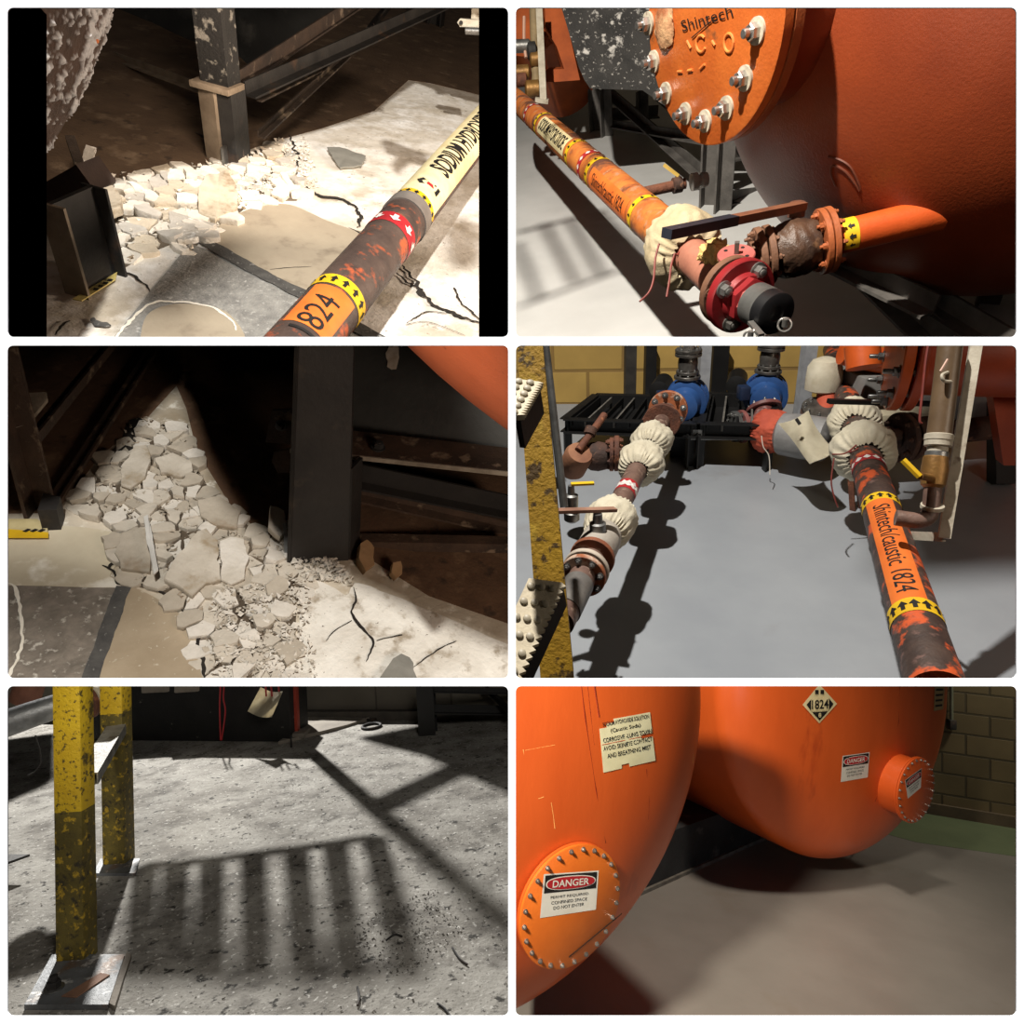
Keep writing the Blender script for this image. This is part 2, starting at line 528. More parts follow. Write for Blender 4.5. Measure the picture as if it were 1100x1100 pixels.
def cast(L, pxs, z):
    """points at height z that shade the given floor pixels from lamp position L"""
    out = []
    for x,y in pxs:
        S = B.fl(x,y); q = L+(S-L)*((L.z-z)/L.z); out.append(q)
        j = B.proj(q)
        if j[2] > 0 and -5 < j[0] < 1105 and -5 < j[1] < 1105: print('CAST IN FRAME', B.name, (x,y), [round(v,2) for v in j])
    return out
def overhead(name, label, cat, L, pxs, z, mat, t=.12, kind=None):
    bm = bmn(); prism(bm, cast(L, pxs, z), V((0,0,t)))
    bmesh.ops.triangulate(bm, faces=[f for f in bm.faces if len(f.verts)>4], ngon_method='EAR_CLIP')
    return tag(finish(name, bm, mat, clip=False), label, cat, kind=kind)

def wallmesh(p0, p1, h, t=.1, ext=0):
    d = (p1-p0).normalized(); n = V((0,0,1)).cross(d)
    if n.dot(B.eye-p0) > 0: n = -n
    p0 = p0-d*ext; p1 = p1+d*ext
    bm = bmn(); prism(bm, [p0,p1,p1+V((0,0,h)),p0+V((0,0,h))], n*t)
    uv = bm.loops.layers.uv.new('UVMap')
    for f in bm.faces:
        for l in f.loops: l[uv].uv = ((l.vert.co-p0).dot(d), l.vert.co.z)
    return bm

def face(run, x, y): return run.face(run.s_at(x,y))
def crumbs(pxpoly, n, seed, size, mat, label, name='concrete_crumbs', z=0.0):
    """uncountable grit: one object"""
    rng = random.Random(seed); poly = [(p.x,p.y) for p in (B.fl(*q) for q in pxpoly)]
    xs=[p[0] for p in poly]; ys=[p[1] for p in poly]
    bm = bmn(); k = 0
    while k < n:
        x,y = rng.uniform(min(xs),max(xs)), rng.uniform(min(ys),max(ys))
        if not pip(x,y,poly): continue
        k += 1
        r = size*rng.uniform(.3,1)**2*1.6
        vs = [bm.verts.new(V((x,y,z+r*.3))+V((rng.uniform(-1,1),rng.uniform(-1,1),rng.uniform(-.6,.7)))*r) for _ in range(5)]
        for f in ((0,1,2),(0,2,3),(0,3,1),(1,2,4),(2,3,4),(3,1,4)):
            bm.faces.new([vs[i] for i in f])
    o = finish(name, bm, mat, smooth=0); return tag(o, label, 'crumbs', kind='stuff')
def rubble(pxpoly, n, seed, thick, tilt, lift, mats, labels, group, sizefn=None, z0=0.0, shrink=.94):
    rng = random.Random(seed); poly = [(p.x,p.y) for p in (B.fl(*q) for q in pxpoly)]
    out = []
    for i,(c,cell) in enumerate(voronoi(poly, n, rng, sizefn)):
        area = abs(sum(cell[k][0]*cell[(k+1)%len(cell)][1]-cell[(k+1)%len(cell)][0]*cell[k][1] for k in range(len(cell))))/2
        bm = chunk(cell, c, rng, thick*rng.uniform(.7,1.3), tilt, lift*rng.uniform(.2,1.4), shrink, z0)
        o = finish('concrete_fragment', bm, mats[i%len(mats)], smooth=40)
        tag(o, labels(area), 'concrete fragment', group); out.append(o)
    return out
def crack(pts, w, mat, label, z=.0022, seed=1.0, name='floor_crack'):
    o = finish(name, strip(bmn(), [B.fl(x,y) for x,y in pts], w, z, seed), mat); o['kind'] = 'structure'; o['label'] = label; return o
def patch(pxs, mat, name, label, z0=0.0, t=.003, jit=.0, n=0):
    o = finish(name, slab(pxs, z0, t, jit, n), mat); o['kind'] = 'structure'; o['label'] = label; return o
def bigslab(pxs, mat, label, thick, z, tilt=(0,0), group=None, name='concrete_slab', seed=1):
    pts = [B.fl(x,y) for x,y in pxs]; cell = [(p.x,p.y) for p in pts]
    a = sum(cell[k][0]*cell[(k+1)%len(cell)][1]-cell[(k+1)%len(cell)][0]*cell[k][1] for k in range(len(cell)))
    if a < 0: cell.reverse()
    c = (sum(p[0] for p in cell)/len(cell), sum(p[1] for p in cell)/len(cell))
    rng = random.Random(seed); bm = chunk(cell, c, rng, thick, 0, 0, 1.0, 0)
    Rm = Matrix.Rotation(tilt[0],3,'X') @ Matrix.Rotation(tilt[1],3,'Y'); o_ = V((c[0],c[1],0))
    for v in bm.verts: v.co = o_+Rm@(v.co-o_)+V((0,0,z))
    return tag(finish(name, bm, mat, smooth=40), label, 'concrete slab', group)
# ------------------------------------------------------------------ shared paints
BLACK   = M('black_paint',(0,0,0),rough=1,spec=0)
WHITEP  = M('fascia_white',(250,250,250),rough=.9,spec=.1)
STEELD  = M('dark_steel',(44,42,40),(24,22,21),7,.7,.0,.3,60,[((70,52,38),5,.62,.06)])
STEELB  = M('brown_steel',(66,52,42),(40,32,27),6,.75,0,.4,60,[((112,98,84),9,.63,.05)])
RUST    = M('rust',(112,66,44),(70,42,32),9,.8,.0,.6,70,[((150,92,60),14,.62,.05)])
RUSTD   = M('dark_rust',(84,54,40),(50,36,30),10,.8,0,.6,70,[((130,92,70),16,.64,.04)])
ORANGE  = M('orange_paint',(206,92,34),(178,72,28),4,.42,0,.12,120,[((120,50,24),7,.70,.03)])
PIPEO   = M('worn_orange_pipe',(204,124,58),(178,92,44),11,.55,0,.2,70,[((98,62,48),7,.56,.06),((176,130,100),16,.62,.05)])
PIPED   = M('worn_dark_pipe',(78,62,54),(56,44,40),12,.5,0,.3,60,[((196,84,42),9,.585,.03),((110,84,76),22,.62,.05)])
PIPEB   = M('brown_pipe',(118,92,80),(90,68,60),14,.5,0,.3,60,[((150,126,110),20,.62,.05)])
CANVAS  = M('canvas',(206,198,176),(184,174,150),9,.85,0,.35,160,[((150,140,118),6,.68,.06)])
YELLOW  = M('yellow_sticker',(226,186,30),(206,164,30),9,.5)
INK     = M('black_ink',(24,20,18),rough=.6)
REDTAPE = M('red_tape',(176,40,44),(150,34,40),12,.5)
WHITEI  = M('white_ink',(226,220,212),(200,190,184),20,.6)
CREAM   = M('cream_label',(232,218,172),(214,196,148),12,.5)
ORLAB   = M('orange_label',(222,118,52),(212,104,44),8,.42)
ZINC    = M('zinc',(150,150,148),(112,110,106),14,.38,.75,.1,60)
CHROME  = M('steel_bright',(196,194,190),(150,148,144),16,.28,.85)
BRASS   = M('brass',(150,112,60),(112,80,46),12,.45,.5,.2,60)
WIRE    = M('red_wire',(126,50,40),(100,42,36),20,.6)
BLUE    = M('blue_enamel',(50,86,142),(40,70,118),6,.32,0,.05,60,[((16,34,84),8,.66,.04)])
WHITEST = M('white_strut',(190,182,164),(158,148,130),12,.6,0,.2,60,[((120,104,90),14,.66,.04)])
BLK = M('black_steel',(22,21,20),(14,13,13),9,.5,0,.1)
GREYE = M('worn_edge',(120,116,108),(84,80,76),12,.5)
CONC    = M('plain_concrete',(150,142,130),(126,118,108),5,.85,0,.4,60)

# ------------------------------------------------------------------ the six bays
P1 = Bay('bay_broken_floor',   360, 1250, 1.5, (8,8,546,362),     [plane_v(0,-1), plane_h(T1,1)])
P2 = Bay('bay_drain_valve',    700, 1380, 1.4, (554,8,1092,362),  [plane_v(0, 1), plane_h(T1,1)])
P3 = Bay('bay_rubble',         260, 1390, 1.9, (8,371,546,729),   [plane_v(0,-1), plane_h(T1,-1), plane_h(T2,1)])
P4 = Bay('bay_pumps',          650, 2081, 1.6, (554,371,1092,729),[plane_v(0, 1), plane_h(T1,-1), plane_h(T2,1)])
P5 = Bay('bay_yellow_posts',   -72,-9250, 1.5, (8,737,546,1092),  [plane_v(0,-1), plane_h(T2,-1)])
P6 = Bay('bay_orange_tanks',   1020,-5575, 2.0, (554,737,1092,1092),[plane_v(0, 1), plane_h(T2,-1)])

# fascia wall with six rounded openings, 1 m in front of the camera
fas = bpy.data.collections.new('fascia'); ROOT.children.link(fas)
def rrect(x0,y0,x1,y1,r,n=6):
    pts = []
    for cx,cy,a0 in ((x1-r,y0+r,-90),(x1-r,y1-r,0),(x0+r,y1-r,90),(x0+r,y0+r,180)):
        for k in range(n+1):
            a = math.radians(a0+90*k/n); pts.append((cx+r*math.cos(a), cy+r*math.sin(a)))
    return pts
def w1(x,y,dep=1.0): return V(((x-CX)/F*dep, dep, -(y-CY)/F*dep))
def build_fascia():
    cu = bpy.data.curves.new('wall_front','CURVE'); cu.dimensions = '2D'; cu.fill_mode = 'BOTH'
    loops = [[(-900,-900),(2000,-900),(2000,2000),(-900,2000)]]
    for p in (P1,P2,P3,P4,P5,P6): loops.append(rrect(*p.rect, 6))
    for lp in loops:
        sp = cu.splines.new('POLY'); sp.points.add(len(lp)-1); sp.use_cyclic_u = True
        for q,(x,y) in zip(sp.points, lp):
            q.co = ((x-CX)/F, -(y-CY)/F, 0, 1)
    cu.extrude = .001
    o = bpy.data.objects.new('wall_front', cu); ROOT.objects.link(o)
    dg = bpy.context.evaluated_depsgraph_get()
    me = bpy.data.meshes.new_from_object(o.evaluated_get(dg)); bpy.data.objects.remove(o)
    w = bpy.data.objects.new('wall_front', me); fas.objects.link(w)
    me.materials.clear(); me.materials.append(WHITEP)
    w.matrix_world = Matrix.Translation((0,1.001,0)) @ Matrix.Rotation(math.radians(90),4,'X')
    w['kind'] = 'structure'; w['label'] = 'white fascia wall with six rounded openings onto the bays'
build_fascia()
def divider(name, corners):
    bm = bmn(); 
    a = [V(c) for c in corners]
    n = (a[1]-a[0]).cross(a[2]-a[0]).normalized()*.0015
    vs = [p-n for p in a]; prism(bm, vs, n*2)
    bmesh.ops.recalc_face_normals(bm, faces=bm.faces[:])
    me = bpy.data.meshes.new(name); bm.to_mesh(me); bm.free(); me.materials.append(BLACK)
    o = bpy.data.objects.new(name, me); fas.objects.link(o); o['kind'] = 'structure'
FAR = 16
divider('wall_center', [w1(550,-80,1.003), w1(550,-80,FAR), w1(550,1180,FAR), w1(550,1180,1.003)])
divider('wall_upper',  [w1(-80,366.5,1.003), w1(-80,366.5,FAR), w1(1180,366.5,FAR), w1(1180,366.5,1.003)])
divider('wall_lower',  [w1(-80,733,1.003), w1(-80,733,FAR), w1(1180,733,FAR), w1(1180,733,1.003)])
sd = bpy.data.lights.new('fascia_light','SUN'); sd.energy = 12; sd.angle = .02  # added sun that lights only the fascia, to whiten it
so = bpy.data.objects.new('fascia_light', sd); fas.objects.link(so)
so.rotation_euler = V((0,.55,-.84)).normalized().to_track_quat('-Z','Y').to_euler()
so.light_linking.receiver_collection = fas; so.light_linking.blocker_collection = fas

cam = bpy.data.cameras.new('camera'); cam.sensor_width = 36; cam.sensor_fit = 'HORIZONTAL'; cam.lens = 36*F/1100
cam.clip_start = .05; cam.clip_end = 200
co = bpy.data.objects.new('camera', cam); ROOT.objects.link(co)
co.rotation_euler = (math.radians(90),0,0)
scene.camera = co
wd = bpy.data.worlds.new('room_light'); scene.world = wd; wd.use_nodes = True
wd.node_tree.nodes['Background'].inputs[0].default_value = (.95,.88,.8,1)
wd.node_tree.nodes['Background'].inputs[1].default_value = .03
scene.view_settings.view_transform = 'Standard'; scene.view_settings.look = 'None'
scene.view_settings.exposure = 0; scene.view_settings.gamma = 1
scene.view_settings.use_curve_mapping = False
scene.cycles.use_denoising = True
# ================================================================== bay 1: broken white floor under the crusted tank
use(P1)
fl, at = B.fl, B.at
WFLOOR = M('pale_floor',(224,219,210),(190,180,164),2.2,.8,0,.6,22,[((160,148,128),2.6,.58,.14),((244,242,238),5,.60,.14),((140,128,112),30,.66,.04)],detail=9)
bm = bmn(); prism(bm, [fl(-200,520),fl(800,520),fl(900,-20),fl(-150,-20)], V((0,0,-.06))); struct('floor', bm, WFLOOR, 'pale efflorescent concrete floor with cracks')
# black letterbox bars at both sides of the opening
for nm,x0,x1 in (('letterbox_left',4,35.5),('wall_right',514.5,550)):  # wall_right here is the right letterbox bar
    bm = bmn(); prism(bm, [w_ for w_ in (B.at(x0,0,1.02),B.at(x1,0,1.02),B.at(x1,370,1.02),B.at(x0,370,1.02))], B.Ri@V((0,.03,0)))
    struct(nm, bm, BLACK, 'narrow black letterbox bar beside the opening')
SMOOTH = M('smooth_screed',(168,156,136),(150,138,120),3,.6,0,.15,40,[((130,118,102),6,.64,.08)])
GREYPAD = M('rough_grey_pad',(150,148,142),(118,116,112),14,.85,0,.6,60,[((176,174,168),40,.64,.06)])
JOINT = M('joint_dark',(84,82,78),(62,60,58),20,.8,0,.3,80,[((140,138,132),40,.64,.04)])
CRACK = M('crack_dark',(38,32,26),(26,22,18),20,.95)
WHITEL = M('white_efflor',(238,232,218),(222,214,198),20,.9,0,.4)
BROWNF = M('brown_shade',(104,84,64),(84,66,50),4,.85,0,.4,40,[((132,112,90),5,.62,.06),((66,52,40),9,.64,.05)])
# brown shade painted on the floor beyond, cut to the shadow edge
patch([(-120,200),(100,205),(215,178),(300,152),(345,138),(402,119),(438,86),(462,90),(505,100),(560,114),(700,110),(700,-10),(-150,-10)], BROWNF, 'shade_layer', 'brown shade painted on the floor below the tank', 0, .0015, .05)
patch([(205,262),(120,364),(330,372),(420,372),(330,322),(262,283)], GREYPAD, 'grey_pad', 'rough grey pad in the floor', 0, .002, .01)
patch([(222,258),(240,240),(262,228),(288,221),(312,221),(334,230),(356,240),(376,247),(392,256),(360,310),(330,318),(280,290),(240,268)], SMOOTH, 'smooth_screed', 'smooth curved screed layer', .002, .004, .004, 4)
patch([(150,372),(158,340),(185,328),(222,330),(248,340),(258,372)], SMOOTH, 'smooth_screed', 'smooth screed tongue with a white rim', .002, .003, .0, 5)
bm = strip(bmn(), [fl(x,y) for x,y in ((120,372),(140,345),(163,328),(190,325),(222,330),(244,340),(254,356))], .02, .006, 3); o=finish('white_rim', bm, WHITEL); o['kind']='structure'; o['label']='white salt rim on the floor'
bm = strip(bmn(), [fl(x,y) for x,y in ((214,257),(250,278),(290,300),(330,320),(370,345),(420,372))], .075, .0065, 5, False); o=finish('floor_joint', bm, JOINT); o['kind']='structure'; o['label']='dark joint strip across the floor'
for pts,w,s_ in (([(322,198),(332,205),(345,211),(360,214),(372,217),(383,226),(386,236),(385,246)],.035,1),([(311,146),(316,158),(319,170),(321,180)],.03,2),([(318,185),(319,195),(324,203)],.02,9),
    ([(425,280),(440,295),(450,312),(465,328),(490,340),(515,348)],.035,3),([(420,290),(432,300),(445,310)],.02,4),([(488,310),(494,325),(505,336),(515,345)],.02,5),
    ([(60,362),(66,352),(75,346)],.014,6),([(125,294),(140,296),(152,304),(163,314)],.016,7),([(436,348),(450,340),(462,336),(480,338)],.010,8),([(290,291),(310,289),(335,288)],.008,9),([(435,350),(455,347),(475,352),(500,362)],.008,10),
    ([(183,250),(187,258),(196,268)],.02,11),([(374,246),(384,250),(390,256)],.012,12)):
    crack([*pts], w, CRACK, 'dark crack in the pale floor', .0072, s_)
bm = strip(bmn(), [fl(x,y) for x,y in ((96,345),(106,349),(118,353))], .05, .0075, 8); o=finish('scuff', bm, JOINT); o['kind']='structure'; o['label']='grey scuff on the floor'
# broken rubble
CR1 = M('rubble_white',(228,222,210),(204,194,178),7,.85,0,.5,50,[((176,160,138),9,.62,.06)])
CR2 = M('rubble_tan',(206,194,174),(180,166,144),7,.85,0,.5,50,[((150,132,108),9,.62,.06)])
CR3 = M('rubble_grey',(196,190,180),(170,162,150),7,.85,0,.5,50,[((236,232,224),12,.62,.05)])
RUB = [(100,206),(126,190),(160,188),(215,178),(262,166),(296,156),(310,164),(318,190),(330,206),(318,216),(290,216),(262,226),(238,244),(214,262),(205,272),(186,262),(170,268),(130,290),(112,262)]
patch(RUB, M('pit_dirt',(104,92,76),(74,64,52),9,.9,0,.6), 'pit', 'crumbled pit under the broken concrete', 0, .002, .02)
def lab1(a): return 'white broken concrete fragment in the heap at the foot of the dark steel post'
rubble(RUB, 105, 11, .05, .13, .03, [CR1,CR2,CR3,CR1], lab1, 'broken concrete at the foot of the post', lambda x,y: 1.0)
crumbs(RUB, 900, 4, .014, CR1, 'white grit between the broken concrete pieces', z=.012)
crumbs([(300,150),(330,150),(345,205),(318,212),(250,225),(250,205)], 600, 6, .012, CR1, 'white grit spilled around the cracked slab edge', z=.006)
bigslab([(223,205),(246,200),(256,212),(257,232),(232,244),(215,238),(214,220)], CR2, 'large pale slab fragment in the middle of the heap', .05, .06, (.05,.12), seed=2)
bigslab([(108,212),(122,206),(134,224),(134,240),(121,244),(110,232)], CR2, 'pale slab fragment leaning beside the left steel leg', .04, .055, (.0,-.18), seed=3)
bigslab([(182,232),(206,240),(232,248),(214,262),(192,264),(183,250)], CR3, 'flat slab fragment at the lower edge of the heap', .04, .03, (.03,-.03), seed=4)
bigslab([(352,163),(364,162),(393,171),(388,181),(365,184)], M('slate_chip',(128,126,118),(112,110,102),9,.8,0,.2), 'grey five-sided chip lying on the white floor', .02, .022, (.02,.02), seed=5, name='concrete_chip')
# --- steel frame
SB1 = M('frame_brown',(70,58,48),(44,36,30),7,.7,0,.4,60,[((128,114,96),9,.62,.06)])
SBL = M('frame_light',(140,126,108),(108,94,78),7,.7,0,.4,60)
def hpost(base_l, base_r, label):
    pass
pb = fl(250,172); dP = B.depth(pb); kP = dP/F
zt = B.zat(pb,-40)
t = thing('steel_post', 'dark steel post with a flaking upper half rising behind the heap', 'post', pb)
FLAKE = M('flaking_black',(30,28,26),(20,19,18),14,.8,0,.6,60,[((120,116,108),16,.585,.03)])
zm = B.zat(pb,92)
bm = bmn(); sect(bm, pb+V((0,0,0)), pb+V((0,0,zm)), 'C', 30*kP, 26*kP, .014, up=V((1,.0,0))); finish('post_web', bm, STEELD, t)
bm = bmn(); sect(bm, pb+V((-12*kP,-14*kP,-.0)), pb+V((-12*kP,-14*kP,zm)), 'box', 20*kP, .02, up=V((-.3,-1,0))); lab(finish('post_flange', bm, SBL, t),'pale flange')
bm = bmn(); sect(bm, pb+V((-4*kP,0,zm)), pb+V((-4*kP,0,zt)), 'box', 28*kP, 26*kP, up=V((0,1,0))); lab(finish('flaking_column', bm, FLAKE, t),'flaking black upper post')
bm = bmn(); box(bm, pb+V((-6*kP,-4*kP,zm)), 40*kP, 34*kP, .03, bev=.004); finish('cap_plate', bm, SBL, t)
bm = bmn(); sect(bm, pb+V((2*kP,-16*kP,0)), pb+V((2*kP,-16*kP,.1)), 'box', 14*kP,.015); finish('toe', bm, ZINC, t)
def beam(label, p, q, w, h, kind='L', mat=SB1, name='steel_beam', group='steel beams of the tank stand', up=V((0,0,1))):
    bm = bmn(); sect(bm, p, q, kind, w, h, .01, up=up); return tag(finish(name, bm, mat), label, 'beam', group)
k = kP
beam('pale flat bar sloping from the crusted tank down to the dark post', at(104,54,dP+1.1), at(254,109,dP-.05), 10*k, 9*k, 'L', SBL)
beam('faint lower bar running from the crusted tank to the foot of the dark post', at(85,104,dP+.9), at(258,166,dP-.05), 9*k, 10*k, 'L', SB1)
beam('long dark beam rising from the post to the top edge', at(268,97,dP-.02), at(480,2,dP+1.7), 13*k, 14*k, 'L', STEELD)
beam('thin bright edged beam above the long dark beam', at(258,86,dP-.04), at(392,-2,dP+1.1), 5*k, 16*k, 'L', STEELB)
beam('upper crossing brace near the top of the view', at(420,0,dP+1.5), at(398,28,dP+1.0), 11*k, 8*k, 'L', STEELD)
beam('brown diagonal brace from the foot of the post to the long beam', at(280,145,dP+.05), at(374,58,dP+.9), 8*k, 7*k, 'L', SB1)
beam('second brown brace running just above the diagonal one', at(278,106,dP+.05), at(360,66,dP+.8), 7*k, 6*k, 'L', SB1)
q = fl(468,27); bm = bmn(); sect(bm, q, q+V((0,0,.8)), 'I', .16,.16,.015); tag(finish('steel_post', bm, BLK), 'black post foot at the top right of the brown floor', 'post')
# dark plate behind
DKW = M('dark_plate_wall',(42,44,44),(28,29,29),3,.6,0,.2,30,[((70,70,68),4,.64,.08)])
bm = bmn(); prism(bm, [at(100,-20,dP+1.8),at(255,-20,dP+1.3),at(430,-40,dP+2.6),at(290,60,dP+1.4),at(256,76,dP+1.3),at(180,62,dP+1.6),at(110,52,dP+1.9)], V((.0,.1,0)))
tag(finish('tank_skirt', bm, DKW), 'dark steel skirt plate of the tank behind the post', 'plate')
# left leg with a yellow tape label
lb_ = fl(100,305); dL1 = B.depth(lb_); kL = dL1/F
zl = B.zat(lb_,208)
t = thing('short_steel_post', 'short dark steel leg in the left foreground with a yellow label at its foot', 'leg', lb_)
f0, f1 = fl(84,318), fl(124,294)
dv = (f1-f0); zl = B.zat(f1,200)
nb = V((-dv.y,dv.x,0)).normalized()
bm = bmn(); prism(bm, [f0,f1,f1+V((0,0,zl)),f0+V((0,0,zl))], nb*.02); finish('web', bm, STEELD, t)
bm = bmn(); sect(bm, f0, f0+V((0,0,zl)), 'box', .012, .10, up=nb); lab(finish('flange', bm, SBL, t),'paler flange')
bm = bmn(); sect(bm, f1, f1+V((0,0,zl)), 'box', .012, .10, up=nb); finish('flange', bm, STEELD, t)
bm = bmn(); prism(bm, [fl(78,322,.012),fl(126,293,.012),fl(124,301,.012),fl(88,324,.012)], V((0,0,.004))); l_ = lab(finish('tape_label', bm, M('tape_yellow',(206,190,120),(186,168,100),9,.6), t),'yellow tape label')
for i in range(4):
    a_ = fl(101+5*i,309-3.2*i,.018); bm = bmn(); prism(bm, [a_, a_+V((.018,.006,0)), a_+V((.022,-.012,0)), a_+V((.008,-.018,0))], V((0,0,.001))); finish('mark', bm, INK, l_)
beam('dark brown tie beam above the left leg', at(20,232,dL1+.1), at(104,186,dL1-.1), 34*kL, 26*kL, 'box', M('tie_brown',(58,42,34),(42,30,25),7,.8,0,.3))
beam('brown strut behind the left leg below the crusted tank', at(76,150,dL1+.3), at(92,196,dL1+.1), 10*kL, 10*kL, 'box', SB1)
beam('thin low bar at the lower left edge', at(20,325,dL1-.1), at(84,296,dL1+.2), 6*kL, 6*kL, 'L', STEELD)
bigslab([(88,196),(99,182),(111,183),(103,192)], CR3, 'small pale shard under the tie beam', .02, .10, (.2,.1), seed=8)
# --- crusted tank, upper left
r1, r2, r3 = [B.ray(*q).normalized() for q in ((121,8),(94,85),(36,183))]
cd = (r1-r2).cross(r2-r3).normalized(); cd = cd if cd.dot(r1) > 0 else -cd
RT = 1.5; cT = B.eye+cd*(RT/math.sin(math.acos(cd.dot(r1)))); RT += .0
bm = bmn(); fwd_ = B.ray(70,90)*((cT-B.eye).dot(B.ray(70,90))/B.ray(70,90).length_squared)+B.eye-cT; fwd_ = (fwd_.normalized()*1.0-cd*.55)
d_, s_, u_ = frame(fwd_)
# dense cap facing the view
N1, N2 = 330, 330
grid = []
crust = bm.verts.layers.float.new('crust')
for j in range(N1+1):
    row = []
    for i in range(N2+1):
        a = (j/N1-.5)*1.3; b_ = (i/N2-.5)*1.3
        n = (d_*math.cos(a)*math.cos(b_)+s_*math.sin(b_)*math.cos(a)+u_*math.sin(a)).normalized()
        p = cT+n*RT
        f1_ = mnoise.fractal(p*7+V((3,1,7)), .6, 2.1, 4); f2_ = mnoise.fractal(p*26, .5, 2.2, 4)
        edge = mnoise.noise(p*2.2+V((9,2,4)))
        f3_ = mnoise.fractal(p*60, .5, 2.2, 3); m = f2_*.70+f1_*.55+edge*.25+f3_*.30-.27
        cr = min(1,max(0,m*6))
        v = bm.verts.new(p+n*(0.004*f1_+.0035*cr+.004*cr*f3_+.0015*f3_)); v[crust] = cr; row.append(v)
    grid.append(row)
for j in range(N1):
    for i in range(N2): bm.faces.new((grid[j][i],grid[j][i+1],grid[j+1][i+1],grid[j+1][i]))
t = thing('crusted_tank', 'brown rusted tank covered in white salt crust at the upper left', 'tank', cT)
finish('shell', bm, attrmat('crusted_brown',((78,58,47),(58,42,34)),(190,190,192)), t, smooth=180)
bm = bmn(); lathe(bm, cT, d_, [(-RT*.98*math.cos(i*PI/30),RT*.97*math.sin(i*PI/30)) for i in range(0,31)], 48); finish('tank_body', bm, M('tank_brown',(96,66,52),(70,48,38),6,.8,0,.4), t)
bm = bmn(); q_ = cT+((B.eye+B.ray(98,40)*((cT-B.eye).dot(B.ray(98,40))/B.ray(98,40).length_squared))-cT-cd*.3).normalized()*RT; bmesh.ops.create_icosphere(bm, subdivisions=3, radius=.009)
for v in bm.verts: v.co = q_+v.co*(1+.4*mnoise.noise(v.co*90))
lab(finish('rust_bloom', bm, M('rust_bloom',(214,120,60),(190,96,44),9,.7), t),'bright orange rust spot')
# --- the labelled pipe
ZP = .38
p0, p1 = fl(296,405,ZP), fl(548,100,ZP)
PP = Run(p0, p1, B.px(fl(360,322,ZP),30))
S = PP.s_at
t = thing('caustic_pipe', 'large mottled pipe crossing the white floor, marked SODIUM HYDROXIDE', 'pipe', PP.ax(PP.len*.5))
bm = bmn(); PP.tube(bm); finish('pipe_run', bm, M('pipe_umber',(86,70,62),(62,50,45),9,.5,0,.3,60,[((176,84,48),8,.60,.04),((140,72,46),14,.63,.03)]), t)
def aface(x,y): return PP.face(S(x,y))
# cream label on the far part
sA, sB = S(437,222), PP.len
a = aface(470,180)
bm = bmn(); PP.patch(bm, sA, sB, a-1.5, a+.95); cl = lab(finish('pipe_label', bm, CREAM, t),'cream label with SODIUM HYDROXIDE in black')
wtx = (S(518,130)-S(447,208))
finish('lettering', text_on('SODIUM HYDROXIDE', .135, PP.fn(S(451,204)+ (B.px(PP.ax(S(480,170)),1)*0) + .62, a-.18, flip=1), sx=.82, bold=.004, maxlen=.02), INK, cl)
# hazard mark before the words
for pts,m_ in (([(-.034,-.045),(.0,-.062),(.034,-.045),(.034,.02),(.02,.02),(.02,-.03),(0,-.042),(-.02,-.03),(-.02,.03),(.034,.03),(.034,.045),(-.034,.045)],INK),([(-.012,-.018),(.012,-.018),(.012,.006),(-.012,.018)],REDTAPE)):
    bm = bmn(); PP.shape(bm, pts, S(444,212), a-.1, .004); finish('hazard_mark', bm, m_, cl)
s = S(432,222); arrow_band(PP, s-.03, s+.03, t, [YELLOW,INK], na=16)
bm = bmn(); s = S(428,233); PP.tube(bm, s-.012, s+.075, rr=PP.r*1.06); lab(finish('grey_sleeve', bm, M('grey_tape',(120,112,104),(100,92,86),9,.6), t),'grey sleeve band')
s = S(408,250); bm = bmn(); PP.patch(bm, s-.045, s+.045, -PI, PI, .0015, 40); rb = lab(finish('red_band', bm, REDTAPE, t),'red band with white arrows')
bm = bmn()
for i in range(9): PP.shape(bm, [(-x*.05,y*.05) for x,y in ARW], s, -PI+2*PI*i/9+a, .004)
finish('arrow', bm, WHITEI, rb)
s = S(352,322); arrow_band(PP, s-.032, s+.032, t, [YELLOW,INK], na=15)
s1 = S(347,330); a = aface(330,352)
bm = bmn(); PP.patch(bm, S(312,368), s1, a-1.05, a+.55); ol = lab(finish('pipe_label', bm, ORLAB, t),'orange label ending in 1824')
finish('lettering', text_on('1824', .115, PP.fn(S(324,351)-.03, a-.22, flip=1), sx=1.05, maxlen=.02), INK, ol)
# white bracket at the right edge
t = thing('white_bracket', 'white metal bracket with a bolt hole at the upper right edge', 'bracket', at(500,30,4.2))
bm = bmn(); prism(bm, [at(x,y,4.2) for x,y in ((491,24),(494,20),(520,22),(520,34),(502,29),(494,29))], V((0,.03,0))); finish('lug', bm, WHITEST, t)
bm = bmn(); lathe(bm, at(495,24.5,4.18), V((0,1,0)), [(0,.012),(.008,.012)], 14); finish('bolt_hole', bm, INK, t)
bm = bmn(); tube(bm, [at(500,33,4.2), at(520,34,4.2)], .02, 12); finish('rod', bm, ZINC, t)
bm = bmn(); prism(bm, [at(x,y,4.5) for x,y in ((507,0),(525,0),(525,22),(506,22))], V((0,.05,0))); finish('plate', bm, WHITEST, t)
